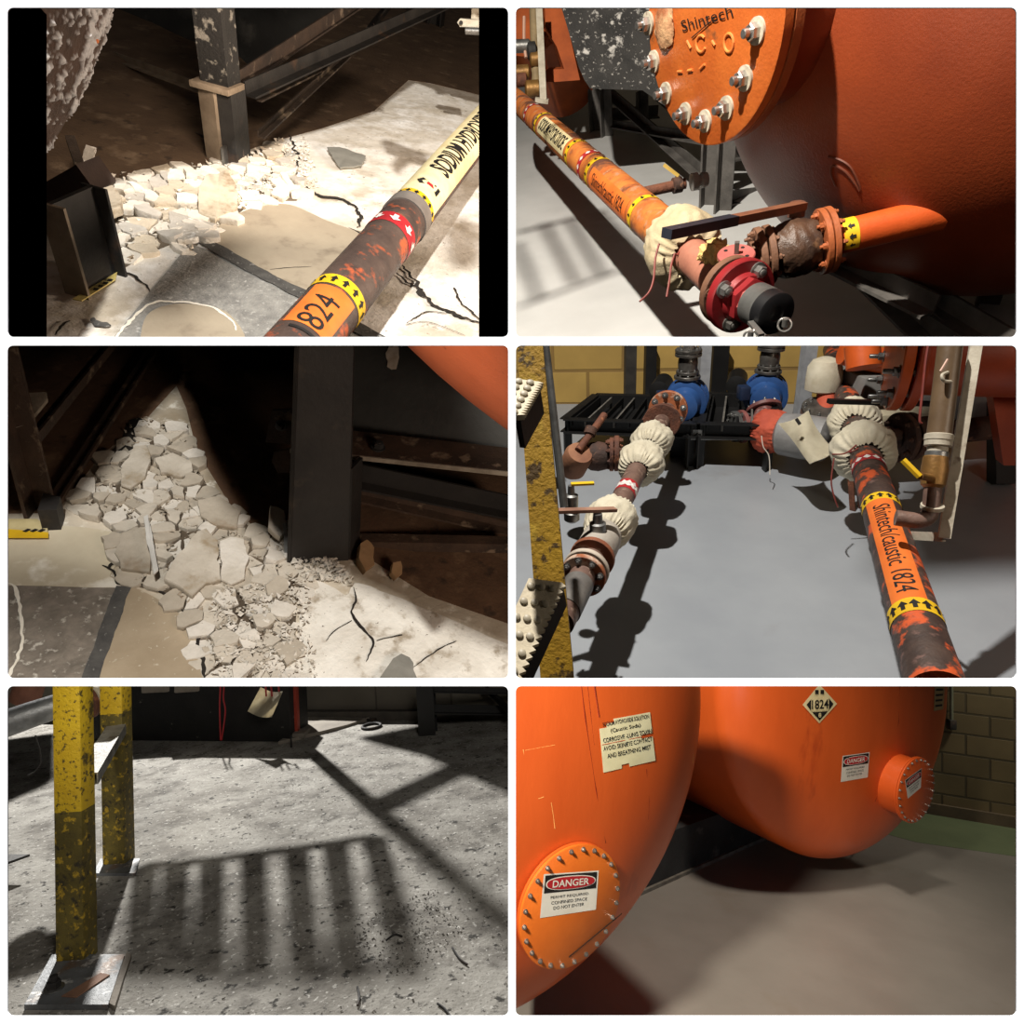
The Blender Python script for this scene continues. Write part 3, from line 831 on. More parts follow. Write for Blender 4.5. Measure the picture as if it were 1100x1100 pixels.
# --- light and what shades it
lamp('AREA','aisle_fill', (2.4,3.2,1.0), 260, (-.6,5.5,.2), .6, (1,.80,.62))  # added unseen fill for the dark far floor
LP = V((.35,.9,4.4))
lamp('SPOT','floor_lamp', LP, 1800, fl(300,230), .05, (1,.965,.91), 110, .4)
lamp('AREA','post_fill', (-1.5,2.9,1.0), 26, (-2.3,4.4,.9), .4, (1,.82,.66))  # added unseen fill for the bars left of the post
overhead('shade_slab', 'unseen slab shaped to throw the tank shade on the far floor', 'added_shade', LP, [(-150,215),(100,204),(150,190),(215,178),(262,170),(300,158),(313,148),(345,140),(372,132),(400,122),(409,119),(413,123),(409,116),(430,100),(447,89),(466,96),(470,102),(486,101),(500,108),(560,118),(620,112),(620,-20),(-400,-30)], 1.25, BLK)  # added unseen slab, outlined to throw the tank's shade
overhead('shade_bar', 'unseen bar added above the floor to cast a soft band', 'pipe', LP, [(255,268),(272,278),(170,352),(150,344)], 3.3, BLK)  # added unseen bar for the soft shadow band
overhead('shade_plate', 'unseen plate added to shade the lower left corner', 'plate', LP, [(-100,300),(60,300),(78,330),(58,372),(-100,390)], 1.6, BLK)  # added out of view to put the corner in shadow
overhead('shade_disc', 'unseen disc added above the pipe to cast a soft round shadow', 'added_disc', LP, [(500+22*math.cos(2*PI*i/14),270+22*math.sin(2*PI*i/14)) for i in range(14)], 2.6, BLK)  # added unseen disc for the round shadow
overhead('valve_tee', 'valve tee handle above the floor casting a small shadow', 'handle', LP, [(414,160),(420,160),(446,170),(462,176),(460,180),(440,174),(428,188),(424,186),(434,172),(414,164)], 1.5, BLK)
# ================================================================== bay 2: drain valve under the orange tank
use(P2)
fl, at = B.fl, B.at
def loc(c): return B.Ri @ V(c)
GREY2 = M('grey_epoxy_pale',(206,206,204),(194,194,192),2,.4,0,.02,30,[((176,172,166),1.4,.68,.08)],rvar=.06)
bm = bmn(); prism(bm, [fl(400,420),fl(1300,420),fl(1500,60),fl(480,60)], V((0,0,-.05))); struct('floor', bm, GREY2, 'pale grey painted floor below the orange tank')
W0, W1 = fl(554,90), fl(1200,90)
struct('wall_back', wallmesh(W0,W1,2.4,.15,2), blockmat('grey_block_wall',(120,108,88),(104,94,76),(80,72,58),.5,.25,.85), 'dim block wall far behind the tank stands')
ZP = .60
PIPE = Run(fl(538,93,ZP), fl(800,326,ZP), .0726)
S = PIPE.s_at
t = thing('caustic_pipe', 'orange caustic pipe with yellow label bands, running from upper left to the drain valve', 'pipe', PIPE.ax(PIPE.len*.6))
bm = bmn(); PIPE.tube(bm, 0, S(745,262)); finish('pipe_run', bm, PIPEO, t)
def band(x,y,n,kind='arrow',mats=None,na=12):
    s = S(x,y); w = n*B.depth(PIPE.ax(s))/F*1.35
    if kind=='arrow': return arrow_band(PIPE, s-w/2, s+w/2, t, [YELLOW,INK], na=na)
    return diamond_band(PIPE, s-w/2, s+w/2, t, [REDTAPE,WHITEI], na=na)
band(700,228,8); band(649,184,8); band(627,163,8); band(590,132,6)
band(641,176,9,'d'); band(578,122,7,'d')
s0, s1 = S(653,188), S(696,224); a = face(PIPE,675,205)
bm = bmn(); PIPE.patch(bm, s0, s1, a-.1, a+1.15); l_ = lab(finish('pipe_label', bm, ORLAB, t),'orange pipe label with black lettering')
finish('lettering', text_on('Shintech/caustic 1824', .07, PIPE.fn((s0+s1)/2, a+.5, flip=1), sx=(s1-s0)*.92/(.07*9.6), maxlen=.014), INK, l_)
s0, s1 = S(593,135), S(624,160); a = face(PIPE,608,148)
bm = bmn(); PIPE.patch(bm, s0, s1, a-.6, a+.8); l_ = lab(finish('pipe_label', bm, CREAM, t),'cream pipe label reading SODIUM HYDROXIDE')
finish('lettering', text_on('SODIUM HYDROXIDE', .09, PIPE.fn((s0+s1)/2, a+.1, flip=1), sx=(s1-s0)*.92/(.09*10), maxlen=.014, bold=.002), INK, l_)
# gathered canvas sleeve with hanging red wires
c = PIPE.ax(S(741,258)); k = B.depth(c)/F
o = finish('canvas_cover', cloth_sleeve(c, PIPE.d, PIPE.r*.95, 41*k, 64*k, None, 3.3, 15), M('canvas_cream',(192,178,148),(170,154,122),9,.85,0,.3,160,[((170,150,110),6,.68,.06)]), smooth=80)
tag(o, 'cream gathered canvas cover tied round the orange pipe', 'cover')
d0 = B.depth(c)-.12
def wire2(pts, label, dep):
    bm = bmn(); cord(bm, [at(x,y,dep) for x,y in pts], .0035); return tag(finish('tie_wire', bm, WIRE), label, 'wire')
wire2([(708,262),(704,278),(702,300),(697,314),(687,324)], 'longer red wire trailing from the canvas cover to the left', d0)
wire2([(725,272),(721,285),(719,302),(716,319)], 'shorter red wire hanging straight down from the canvas cover', d0)
wire2([(727,274),(740,262),(752,258),(764,262),(770,272)], "red wire tied across the mouth of the cream canvas cover", d0+.02)
# reducer pipe, torn tape, brown flange, red flange, bushing, cap
PINKP = M('pink_brown_pipe',(168,112,92),(142,90,74),9,.55,0,.15,60)
REDF = M('red_enamel',(138,34,38),(114,28,32),6,.38,0,.08,60,[((96,40,36),10,.66,.05)])
PINKF = M('faded_red',(178,98,92),(156,80,74),9,.5,0,.1,60)
BRF = M('brown_flange',(120,84,62),(92,62,46),9,.65,0,.25,60)
e = PIPE.ax(S(800,326))
kk = B.depth(e)/F
t = thing('drain_tee', 'brown tee with a red end flange, hex bushing and black cap', 'valve', e)
bm = bmn(); tube(bm, [PIPE.ax(S(738,258)), PIPE.ax(S(772,297))], 21*kk*1.05, 32); lab(finish('pipe_run', bm, PINKP, t),'pinkish brown pipe')
dn = (PIPE.d*.93+loc((.28,-.25,-.12))).normalized()
c = PIPE.ax(S(785,313))
flange(t, c-dn*5*kk, dn, 38*kk, 9*kk, BRF, 4, 4*kk, BRF, name='backing_flange', rb=.8)
bm = bmn(); lathe(bm, c+dn*4*kk, dn, [(0,20*kk),(10*kk,20*kk)], 32); finish('gasket_neck', bm, REDF, t)
fo = flange(t, c+dn*12*kk, dn, 40*kk, 11*kk, REDF, 4, 6.0*kk, ZINC, name='end_flange', rb=.74, a0=.55, stud=.4)
c2 = c+dn*23*kk
bm = bmn(); lathe(bm, c2, dn, [(0,27*kk),(7*kk,25*kk),(8*kk,20*kk)], 32); finish('flange_hub', bm, REDF, t)
bm = bmn(); lathe(bm, c2+dn*6*kk, dn, [(0,25*kk),(10*kk,25*kk),(11*kk,22*kk)], 6); finish('hex_bushing', bm, REDF, t)
bm = bmn(); lathe(bm, c2+dn*15*kk, dn, [(0,20*kk),(8*kk,20*kk),(8.5*kk,17*kk)], 8); finish('hex_bushing', bm, PINKF, t)
CAPG = M('grey_cap',(110,110,108),(84,84,82),9,.4,.4,.1); 
bm = bmn(); lathe(bm, c2+dn*20*kk, dn, [(0,20*kk),(1*kk,22*kk),(22*kk,22*kk)], 40); cp = lab(finish('cap_sleeve', bm, CAPG, t),'worn grey cap sleeve')
bm = bmn(); lathe(bm, c2+dn*42*kk, dn, [(0,22*kk),(14*kk,21.5*kk),(15*kk,20*kk),(15*kk,8*kk),(13*kk,7*kk),(13*kk,0)], 40); lab(finish('cap', bm, M('black_cap',(22,22,24),(16,16,18),8,.45), t),'black dust cap')
def ring(parent, c, d, r, w, mat, name='pull_ring'):
    _, s, u = frame(d); bm = bmn(); pts = [c+(s*math.cos(2*PI*i/28)+u*math.sin(2*PI*i/28))*r for i in range(29)]
    tube(bm, pts, w, 8, cap=False); bmesh.ops.remove_doubles(bm, verts=bm.verts[:], dist=1e-5); return finish(name, bm, mat, parent)
pc = c2+dn*50*kk; _, s_, u_ = frame(dn)
for px_,py_ in ((843,349),(806,362)):
    q = at(px_,py_,B.depth(pc)-.02); bm = bmn(); lathe(bm, q-V((0,0,.004)), V((0,0,1)), [(0,3*kk),(8*kk,3*kk)], 12)
    arm = finish('cam_arm', bm, CHROME, t); ring(arm, q, (B.eye-q), 6.5*kk, 1.2*kk, CHROME)
bm = bmn(); sect(bm, at(806,346,B.depth(pc)), at(818,360,B.depth(pc)-.05), 'box', 6*kk, 3*kk); finish('cam_arm', bm, CHROME, t)
# torn yellow tape bundle
q = PIPE.ax(S(771,292))+V((0,0,.07))
bm = bmn(); bmesh.ops.create_icosphere(bm, subdivisions=4, radius=1)
for v in bm.verts:
    n1 = mnoise.noise(v.co*2.3)+.6*mnoise.noise(v.co*5)
    v.co = v.co*(1+.35*n1); v.co = q+loc((v.co.x*17*kk, v.co.y*12*kk, v.co.z*15*kk))
tag(finish('torn_tape', bm, M('tan_tape',(206,174,110),(176,142,84),9,.7,0,.3,90), smooth=25), 'crumpled tan tape wrapped over the tee', 'tape')
# round pink bonnet with a square stem
bc = at(791,272,B.depth(c)-.03)
t2 = thing('valve_bonnet', 'round faded red bonnet plate with a square stem', 'valve', bc)
nb = (V((0,0,1))*.9+loc((-.1,-.35,.1))).normalized()
bm = bmn(); lathe(bm, bc-nb*5*kk, nb, [(0,16*kk),(1*kk,20*kk),(4*kk,20*kk),(5*kk,19*kk)], 36); finish('plate', bm, PINKF, t2)
for j in range(4):
    _, s_, u_ = frame(nb); qq = bc+(s_*math.cos(.5+j*PI/2)+u_*math.sin(.5+j*PI/2))*13*kk
    bm = bmn(); lathe(bm, qq-nb*.2*kk, nb, [(0,2.4*kk),(.5*kk,2.2*kk)], 10); finish('bolt_hole', bm, INK, t2)
bm = bmn(); sect(bm, bc, bc+nb*13*kk, 'box', 5*kk,5*kk); finish('stem', bm, ZINC, t2)
bm = bmn(); lathe(bm, bc-nb*26*kk, nb, [(0,14*kk),(22*kk,16*kk)], 28); finish('neck', bm, REDF, t2)
# branch to the tank: flanges, wrapped valve, outlet nozzle
b0, b1 = fl(803,279,ZP-.02), fl(1010,229,ZP+.05)
BR = Run(b0, b1, 17*B.depth(fl(930,248,ZP))/F)
SB = BR.s_at; kb = B.depth(BR.ax(BR.len*.5))/F
t = thing('tank_outlet', 'flanged outlet of the big orange tank with an arrow sticker', 'pipe', BR.ax(SB(920,250)))
bm = bmn(); BR.tube(bm, SB(885,258), BR.len); lab(finish('nozzle', bm, ORANGE, t),'orange nozzle')
RUSTOR = M('rust_orange_flange',(164,88,44),(128,66,36),8,.6,0,.25,60)
for x in (879,887): flange(t, BR.ax(SB(x,258)), BR.d, 34*kb, 6*kb, RUSTOR, 8, 3*kb, both=(x==879))
sa, sb = SB(901,254), SB(917,250)
a = face(BR,908,252); bm = bmn(); BR.patch(bm, sa, sb, a-1.6, a+.9)
l_ = finish('arrow_sticker', bm, YELLOW, t)
bm = bmn()
for da,ss in ((-.5,1),(.1,1),(.6,.8)): BR.shape(bm, [(-x*7*kb*ss,y*7*kb*ss) for x,y in ARW], (sa+sb)/2, a+da, .004)
lab(finish('arrow', bm, INK, l_),'black arrows')
t = thing('ball_valve', 'plastic wrapped ball valve with a long flat lever between the rusty flanges', 'valve', BR.ax(SB(850,265)))
WR = M('plastic_wrap',(88,64,48),(60,44,36),8,.42,0,.5,50,[((130,100,72),12,.62,.05)])
bm = bmn(); s0 = SB(830,270); L = SB(876,259)-s0
lathe(bm, BR.ax(s0), BR.d, [(L*i/14, kb*(24+6*math.sin(PI*i/14))) for i in range(15)], 48, lambda i,a: 1+.10*mnoise.noise(V((math.cos(a)*2.4,math.sin(a)*2.4,i*.45)))); finish('wrapped_body', bm, WR, t, smooth=50)
for x in (812,822,): flange(t, BR.ax(SB(x,276)), BR.d, 31*kb, 7*kb, BRF, 8, 3*kb, both=(x==812))
bm = bmn(); tube(bm, [BR.ax(SB(806,279)), BR.ax(SB(832,270))], 18*kb, 28); finish('pipe_run', bm, BRF, t)
dl = B.depth(BR.ax(SB(850,262)))
LV = M('lever_rust',(132,84,58),(104,64,46),9,.6,0,.2)
p0, p1 = at(716,251,dl-.28), at(862,221,dl-.02)
bm = bmn(); sect(bm, p0.lerp(p1,.45), p1, 'box', 12*kb,8*kb, up=V((0,0,1))); lv = lab(finish('lever', bm, LV, t),'rusty flat lever')
bm = bmn(); sect(bm, p0, p0.lerp(p1,.46), 'box', 13*kb,9*kb, up=V((0,0,1))); lab(finish('grip', bm, M('navy_grip',(40,44,54),(28,30,38),8,.45), lv),'dark navy grip')
bm = bmn(); lathe(bm, at(855,232,dl), V((0,0,1)), [(0,9*kb),(14*kb,8*kb)], 16); finish('stem', bm, RUST, t)
# small branch valve on the far side of the pipe
s_ = PIPE.ax(S(690,208)); e_ = at(757,196, B.depth(s_)+.1)
dd = B.depth(s_)
t = thing('sample_branch', 'small rusty branch with a yellow handled valve behind the orange pipe', 'valve', at(728,198,dd))
kq = dd/F
bm = bmn(); tube(bm, [at(690,207,dd), at(736,197,dd)], 5.5*kq, 18); finish('pipe_run', bm, RUST, t)
bm = bmn(); lathe(bm, at(722,200,dd), at(733,197.6,dd)-at(722,200,dd), [(0,5*kq),(1*kq,8*kq),(10*kq,8*kq),(11*kq,5*kq)], 18); finish('valve_body', bm, RUSTD, t)
bm = bmn(); lathe(bm, at(742,196,dd), at(762,192,dd)-at(742,196,dd), [(0,6*kq),(1*kq,9*kq),(7*kq,9*kq),(8*kq,6*kq),(11*kq,6*kq),(12*kq,8*kq),(18*kq,7*kq),(19*kq,3*kq)], 12); lab(finish('coupling', bm, M('white_coupling',(178,174,168),(140,136,130),9,.5), t),'white silver coupling')
bm = bmn(); tube(bm, [at(728,195,dd), at(728,189,dd)], 2.6*kq, 10); finish('stem', bm, BRASS, t)
bm = bmn(); sect(bm, at(729,189,dd-.01), at(713,177,dd-.02), 'box', 6*kq, 2*kq); lab(finish('handle', bm, M('yellow_handle',(206,176,90),(180,148,70),9,.5), t),'yellow handle')

# --- the big tank with its bolted manway
TANKO = M('tank_orange',(134,58,28),(116,48,24),3,.42,0,.16,110,[((110,52,30),4,.70,.04),((140,64,34),30,.72,.03)])
dt = 2.12; c = at(1112,-22,dt); R = 328*dt/F*.985
ax = V((1,.27,0)).normalized()
T = thing('storage_tank', 'big orange storage tank with a bolted manway, seen from below', 'tank', V((c.x,c.y,0)))
bm = bmn(); lathe(bm, c, ax, [(-R*math.cos(a_*PI/80),R*math.sin(a_*PI/80)) for a_ in range(0,41)]+[(.6,R),(2.6,R),(2.6,0)], 120); finish('shell', bm, TANKO, T, smooth=60)
mc = at(760,19,1.90); km = 1.90/F; rm = 122*km
MANW = M('manway_orange',(196,104,44),(178,88,36),7,.42,0,.2,90,[((120,74,44),8,.66,.04)])
bm = bmn(); lathe(bm, mc+ax*20*km, ax, [(0,rm*.80),(.9,rm*.80)], 72); finish('manway_neck', bm, TANKO, T)
bm = bmn(); lathe(bm, mc+ax*13*km, ax, [(0,rm*.98),(1*km,rm),(11*km,rm),(12*km,rm*.98)], 72); finish('manway_flange', bm, RUSTOR, T)
bm = bmn(); lathe(bm, mc, ax, [(0,0),(0,rm*.985),(1*km,rm),(11*km,rm),(11.6*km,rm*.99)], 72); mf = lab(finish('manway_cover', bm, MANW, T, mats=None),'orange manway cover with welded marks and a scrawled name')
_, ms, mu = frame(ax)
def onface(px_,py_,off=.004):
    return B.pl(px_,py_, mc-ax*off, ax)
for px_,py_ in ((697,25),(703,66),(716,100),(737,122),(758,130),(781,116),(801,84),(814,33)):
    q = onface(px_,py_,0)
    bm = bmn(); lathe(bm, q, -ax, [(0,12*km),(2.5*km,12*km)], 24); w_ = finish('washer', bm, WHITEST, mf)
    bm = bmn(); bolt(bm, q-ax*2.5*km, -ax, 7.2*km, .9, False); finish('bolt', bm, CHROME, mf)
q = onface(714,30); bm = bmn(); bmesh.ops.create_icosphere(bm, subdivisions=4, radius=1)
for v in bm.verts:
    nn = 1+.25*mnoise.noise(v.co*3); v.co = q+(ms*v.co.x*12*km*1.6+mu*v.co.z*21*km)*nn+ax*v.co.y*6*km
lab(finish('weld_scar', bm, M('weld_scar_rust',(190,150,110),(140,84,50),16,.7,0,.6,50), mf),'rough welded scar')
def facetext(s, px_, py_, n, rot, mat, nm, bold=0.0, sxx=1.9):
    o_ = onface(px_,py_,.003)
    e1 = (onface(px_+4,py_,.003)-o_).normalized(); e2 = ax.cross(e1).normalized()
    if e2.z<0: e2=-e2
    return finish(nm, text_on(s, n*km, lambda u,v: o_+e1*u*sxx+e2*v, bold=bold, rot=rot), mat, mf)
lab(facetext('Shintech', 758,21, 15, .28, INK, 'scrawled_name'),'name scrawled in black marker')
bm = bmn(); prism(bm, [onface(x,y,.003) for x,y in ((743,40),(770,17),(770,18),(743,41.5))], -ax*.001); finish('marker_line', bm, INK, mf)
def bead(pts, nm='weld_bead', w=1.5):
    bm = bmn(); tube(bm, [onface(x,y,.002) for x,y in pts], w*km, 8); return finish(nm, bm, M('weld_bead',(226,132,62),(200,108,50),12,.5), mf)
bead([(758-5+5*math.cos(t_),47+9*math.sin(t_)) for t_ in [.5+i*.42 for i in range(13)]])
bead([(783+5*math.cos(t_),46+10*math.sin(t_)) for t_ in [i*.45 for i in range(15)]])
for p_ in ([(728,77),(733,77)],[(739,76),(744,75)],[(752,74),(757,69)],[(738,44),(742,52)],[(765,44),(768,49)]): bead(p_)
# dent marks on the tank
def ontank(px_,py_,off=.002):
    r_ = B.ray(px_,py_); o_ = B.eye-c; a_=r_.dot(r_); b_=2*o_.dot(r_); cc=o_.dot(o_)-(R+off)**2
    disc = b_*b_-4*a_*cc
    return B.eye+r_*((-b_-math.sqrt(max(disc,0)))/(2*a_))
bm = bmn(); tube(bm, smooth_path([ontank(x,y,0) for x,y in ((890,168),(903,172),(914,180),(922,196),(924,205),(918,196),(908,184),(896,178),(893,186),(898,200))]), .004, 6)
lab(finish('scratch', bm, M('scratch_dark',(96,46,28)), T),'dark scraped outline')

# --- black lined vessel behind the manway, with white salt bloom
VD = M('black_vessel',(54,52,50),(34,33,32),5,.85,0,.7,50,[((186,182,176),11,.63,.04),((150,146,140),40,.63,.03)])
pl_ = [(580,-60),(603,8),(613,42),(622,72),(628,86),(634,95),(690,97),(712,112),(738,132),(800,150),(830,150),(830,-60)]
bm = bmn(); prism(bm, [at(x,y,4.4) for x,y in pl_], V((.25,1,0))*1.2); jitter(bm,.004,6)
tag(finish('black_vessel', bm, VD), 'black lined vessel with white salt bloom behind the manway', 'vessel')
# --- far left: orange tank end, strut and valves
TANKF = M('far_tank',(172,84,38),(140,66,30),4,.5,0,.1)
bm = bmn(); prism(bm, [at(x,y,5.3) for x,y in ((585,0),(602,0),(613,42),(623,86),(596,88),(584,88),(584,75),(606,74),(598,50),(586,30))], V((0,1,0))*.15)
t = tag(finish('tank_saddle', bm, TANKF), 'triangular orange saddle bracket of the far tank', 'bracket')
bm = bmn(); cc_ = at(570,10,5.6); lathe(bm, cc_, loc((.4,1,0)), [(0,0),(.0,.30),(.05,.36),(1,.36)], 48); tag(finish('far_tank', bm, TANKF), 'round orange tank end behind the white strut', 'tank')
t = thing('white_strut', 'white metal strut hanging beside small brass valves at the far left', 'strut', at(586,110,5.0))
bm = bmn(); sect(bm, at(579,0,5.0), at(584,109,5.0), 'box', .05,.05); finish('channel', bm, WHITEST, t)
bm = bmn(); sect(bm, at(575,107,5.0), at(589,109,5.0), 'box', .05,.03); finish('foot', bm, WHITEST, t)
t = thing('sample_valves', 'cluster of small brass valves and couplings left of the white strut', 'valve', at(568,80,5.1))
bm = bmn(); tube(bm, [at(573,0,5.1), at(576,100,5.1)], .035, 16); finish('pipe_run', bm, M('tan_pipe',(150,130,96),(120,104,78),9,.5), t)
for x,y,w,r,mt in ((560,50,20,.045,ZINC),(571,55,10,.06,STEELD),(561,78,16,.05,BRASS),(575,64,12,.05,BRASS),(572,96,16,.06,BRASS),(560,86,12,.05,RUST)):
    bm = bmn(); lathe(bm, at(x-w/2,y,5.05), at(x+w/2,y-1,5.05)-at(x-w/2,y,5.05), [(0,r*.7),(.01,r),(w*5.05/F*.9,r),(w*5.05/F,r*.7)], 12); finish('coupling', bm, mt, t)
bm = bmn(); cord(bm, [at(563,18,5.05),at(563,45,5.05),at(565,62,5.05)], .012); finish('wire', bm, M('pale_wire',(190,150,130)), t)
# --- tank stands
GSTEEL = M('grey_steel',(92,88,84),(62,59,56),7,.7,0,.3,60)
def stand(label, posts, bars, group='tank stands', mat=GSTEEL, w=.09):
    b0 = fl(*posts[0][:2])
    t = thing('tank_stand', label, 'stand', b0, group)
    ps = []
    for bx,by,ty in posts:
        b_ = fl(bx,by); z = B.zat(b_,ty); bm = bmn(); sect(bm, b_, b_+V((0,0,z)), 'L', w,w,.012, up=V((-.6,-.8,0))); finish('post', bm, mat, t); ps.append((b_,z))
    for q in bars:
        (x0,y0,d0),(x1,y1,d1),ww = q
        bm = bmn(); sect(bm, at(x0,y0,d0), at(x1,y1,d1), 'L', ww,ww,.012); finish('brace', bm, mat, t)
    return t
d1 = B.depth(fl(760,222)); d2 = B.depth(fl(650,146))
stand('dark steel tank stand with two posts below the manway', [(760,222,146),(776,228,150)],
      [((778,167,d1-.1),(845,157,d1+.3),.08),((778,214,d1-.1),(850,204,d1+.3),.08),((755,147,d1),(794,148,d1-.05),.09),((652,98,d2),(764,196,d1),.07),((700,96,d2-.3),(762,150,d1),.06)])
stand('dark steel tank stand under the black vessel', [(640,141,94),(652,147,96),(690,140,98)], [((645,124,d2),(708,120,d2),.10),((655,133,d2),(760,150,d1),.06)])
stand('dark steel frame with crossing braces under the big orange tank', [(846,232,150),(1060,330,200)],
      [((835,186,3.2),(862,196,3.0),.08),((838,205,3.2),(1010,368,2.4),.09),((900,262,2.9),(1082,372,2.2),.08),((880,272,2.5),(1000,330,2.2),.07),((840,175,3.3),(960,260,2.9),.06)])
# --- light
LP = V((-.9,1.2,4.4))
lamp('SPOT','bay_lamp', LP, 2000, (.5,2.4,.3), .06, (1,.93,.82), 120, .5)
lamp('SPOT','aisle_fill', (-1.2,-.6,1.3), 45, (1.2,2.2,.6), .4, (1,.85,.7), 80, .8)  # added unseen fill for the underside of the tank
t = thing('guard_rail', 'slatted guard rail high above the aisle, casting soft bars on the floor', 'railing', LP+V((0,.6,-1.2)))
for (x0,y0),(x1,y1),w in (((556,262),(578,322),10),((584,240),(618,303),11),((612,236),(646,296),11),((640,228),(700,280),12),((556,250),(650,226),7),((556,330),(700,278),7)):
    a, b = cast(LP, [(x0,y0),(x1,y1)], 2.3)
    bm = bmn(); sect(bm, a, b, 'box', w*B.depth(fl(x0,y0))/F*.32, .02); finish('slat', bm, BLK, t, clip=False)
# ================================================================== bay 3: rubble heap under the tank stand
use(P3)
fl, at = B.fl, B.at
FL3 = M('beige_floor',(206,196,178),(180,168,148),2.6,.82,0,.5,26,[((156,140,116),3.0,.60,.10),((232,226,212),14,.60,.05),((120,106,88),40,.70,.03)],detail=9)
bm = bmn(); prism(bm, [fl(-250,900),fl(800,900),fl(800,300),fl(-250,300)], V((0,0,-.06))); struct('floor', bm, FL3, 'worn beige concrete floor around the rubble')
WROUGH = M('white_rough_slab',(230,226,216),(204,198,186),5,.85,0,.6,40,[((160,148,130),11,.60,.06),((96,84,70),60,.68,.02)])
GP3 = M('rough_grey_pad_dark',(138,128,116),(104,96,86),16,.85,0,.6,70,[((190,184,172),34,.62,.05)])
TS3 = M('tan_screed',(170,154,130),(150,134,110),4,.65,0,.2,50,[((186,176,156),60,.66,.03)])
PS3 = M('pale_screed',(206,196,172),(188,176,152),4,.6,0,.2,50,[((226,220,206),6,.62,.06)])
BR3 = M('brown_shade3',(112,84,62),(88,64,46),4,.85,0,.5,40,[((136,108,82),5,.62,.06),((66,50,38),9,.64,.05)])
patch([(-150,552),(60,548),(105,490),(150,456),(187,414),(200,438),(215,485),(245,545),(300,590),(345,600),(400,600),(460,640),(700,720),(700,330),(-150,330)], BR3, 'shade_layer', 'brown shade painted on the floor below the tank', 0, .0015, .03)  # brown shade painted along the shadow outline
patch([(330,622),(352,628),(372,640),(380,628),(390,628),(420,640),(470,660),(560,700),(700,760),(560,780),(300,780),(318,700),(322,660)], WROUGH, 'white_slab', 'rough white slab of floor', 0, .004, .01, 3)
patch([(-60,560),(8,562),(60,566),(120,572),(128,600),(118,620),(132,632),(8,629),(-60,629)], PS3, 'pale_screed', 'pale smooth screed strip', 0, .004, .006, 3)
patch([(-80,629),(20,628),(133,629),(96,740),(-80,745)], GP3, 'grey_pad', 'rough grey pad', 0, .003, .004)
patch([(134,631),(150,634),(175,648),(200,668),(214,690),(216,720),(212,760),(90,760)], TS3, 'tan_screed', 'smooth tan screed tongue', .001, .005, .004, 3)
o = finish('floor_joint', strip(bmn(), [fl(x,y) for x,y in ((133,631),(124,655),(112,690),(102,715),(92,745))], .055, .0072, 2, False), M('joint_dark',(84,82,78))); o['kind']='structure'; o['label']='dark joint strip across the floor'
o = finish('white_rim', strip(bmn(), [fl(x,y) for x,y in ((4,626),(16,632),(20,645),(24,675),(22,700),(10,728),(4,745))], .014, .006, 3), M('white_efflor',(238,232,218))); o['kind']='structure'; o['label']='white salt line on the grey pad'
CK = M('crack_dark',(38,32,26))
for pts,w,s_ in (([(126,575),(122,590),(124,600),(118,612)],.022,1),([(112,608),(120,615),(128,628),(145,626),(160,634),(175,640),(188,650),(198,660)],.016,2),([(213,660),(216,680),(214,700),(219,715),(216,730)],.022,3),
    ([(380,632),(381,645),(378,660),(384,672),(400,688),(398,700),(392,712)],.012,4),([(404,690),(420,686),(432,683)],.008,5),([(378,668),(360,678),(350,690)],.006,6),([(440,720),(470,700),(490,690)],.006,7)):
    crack(pts, w, CK, 'dark crack in the beige floor', .009, s_)
QM = [M('rubble3_a',(200,192,178),(172,162,146),7,.85,0,.5,50,[((152,136,112),9,.62,.06)]), M('rubble3_b',(184,174,158),(158,148,132),7,.85,0,.5,50,[((140,122,100),9,.62,.06)]), M('rubble3_c',(218,212,202),(190,182,168),7,.85,0,.5,50)]
RUB3 = [(138,462),(150,450),(168,452),(186,462),(200,474),(212,505),(232,540),(262,562),(290,580),(306,592),(314,612),(330,622),(318,650),(316,690),(312,750),(222,750),(216,690),(204,664),(190,648),(170,636),(150,630),(132,622),(126,600),(128,575),(110,560),(92,555),(84,545),(100,525),(112,500),(124,482)]
patch(RUB3, M('pit_dirt3',(96,82,66),(70,60,48),9,.9,0,.6), 'pit', 'crumbled pit under the broken concrete', 0, .002, .015)
rubble(RUB3, 150, 21, .05, .085, .022, QM, lambda a: 'beige broken concrete fragment in the heap between the two steel legs', 'broken concrete between the legs')
crumbs(RUB3, 900, 8, .011, QM[1], 'beige grit between the broken concrete pieces', z=.012)
crumbs([(230,640),(330,620),(340,735),(225,735)], 700, 9, .009, QM[2], 'pale grit spread over the front of the heap', z=.02)
crumbs([(305,560),(345,590),(380,628),(330,625),(300,595)], 600, 10, .014, QM[2], 'white grit piled at the foot of the dark post', z=.01)
bigslab([(179,632),(186,612),(213,583),(222,580),(235,590),(236,610),(235,628),(222,636),(207,650)], QM[0], 'biggest tilted slab in the middle of the heap', .045, .05, (.02,.12), seed=1)
bigslab([(130,578),(145,572),(158,574),(163,600),(162,622),(148,620),(130,618),(127,600)], QM[1], 'flat tan slab left of the pale stick', .03, .035, (.03,-.05), seed=2)
bigslab([(156,572),(161,570),(165,590),(172,628),(167,632),(163,612)], M('pale_stick',(206,204,198),(186,184,178),9,.7), 'narrow pale stick of concrete lying across the heap', .02, .085, (.0,.05), seed=3, name='concrete_stick')
bigslab([(236,590),(248,586),(262,588),(266,606),(262,626),(248,634),(238,628)], QM[2], 'white slab right of the biggest tilted slab', .03, .04, (.06,.05), seed=4)
bigslab([(132,505),(146,487),(158,486),(164,496),(156,520),(140,532),(130,528)], QM[0], 'smooth pale slab near the top of the heap', .025, .035, (.06,-.05), seed=5)
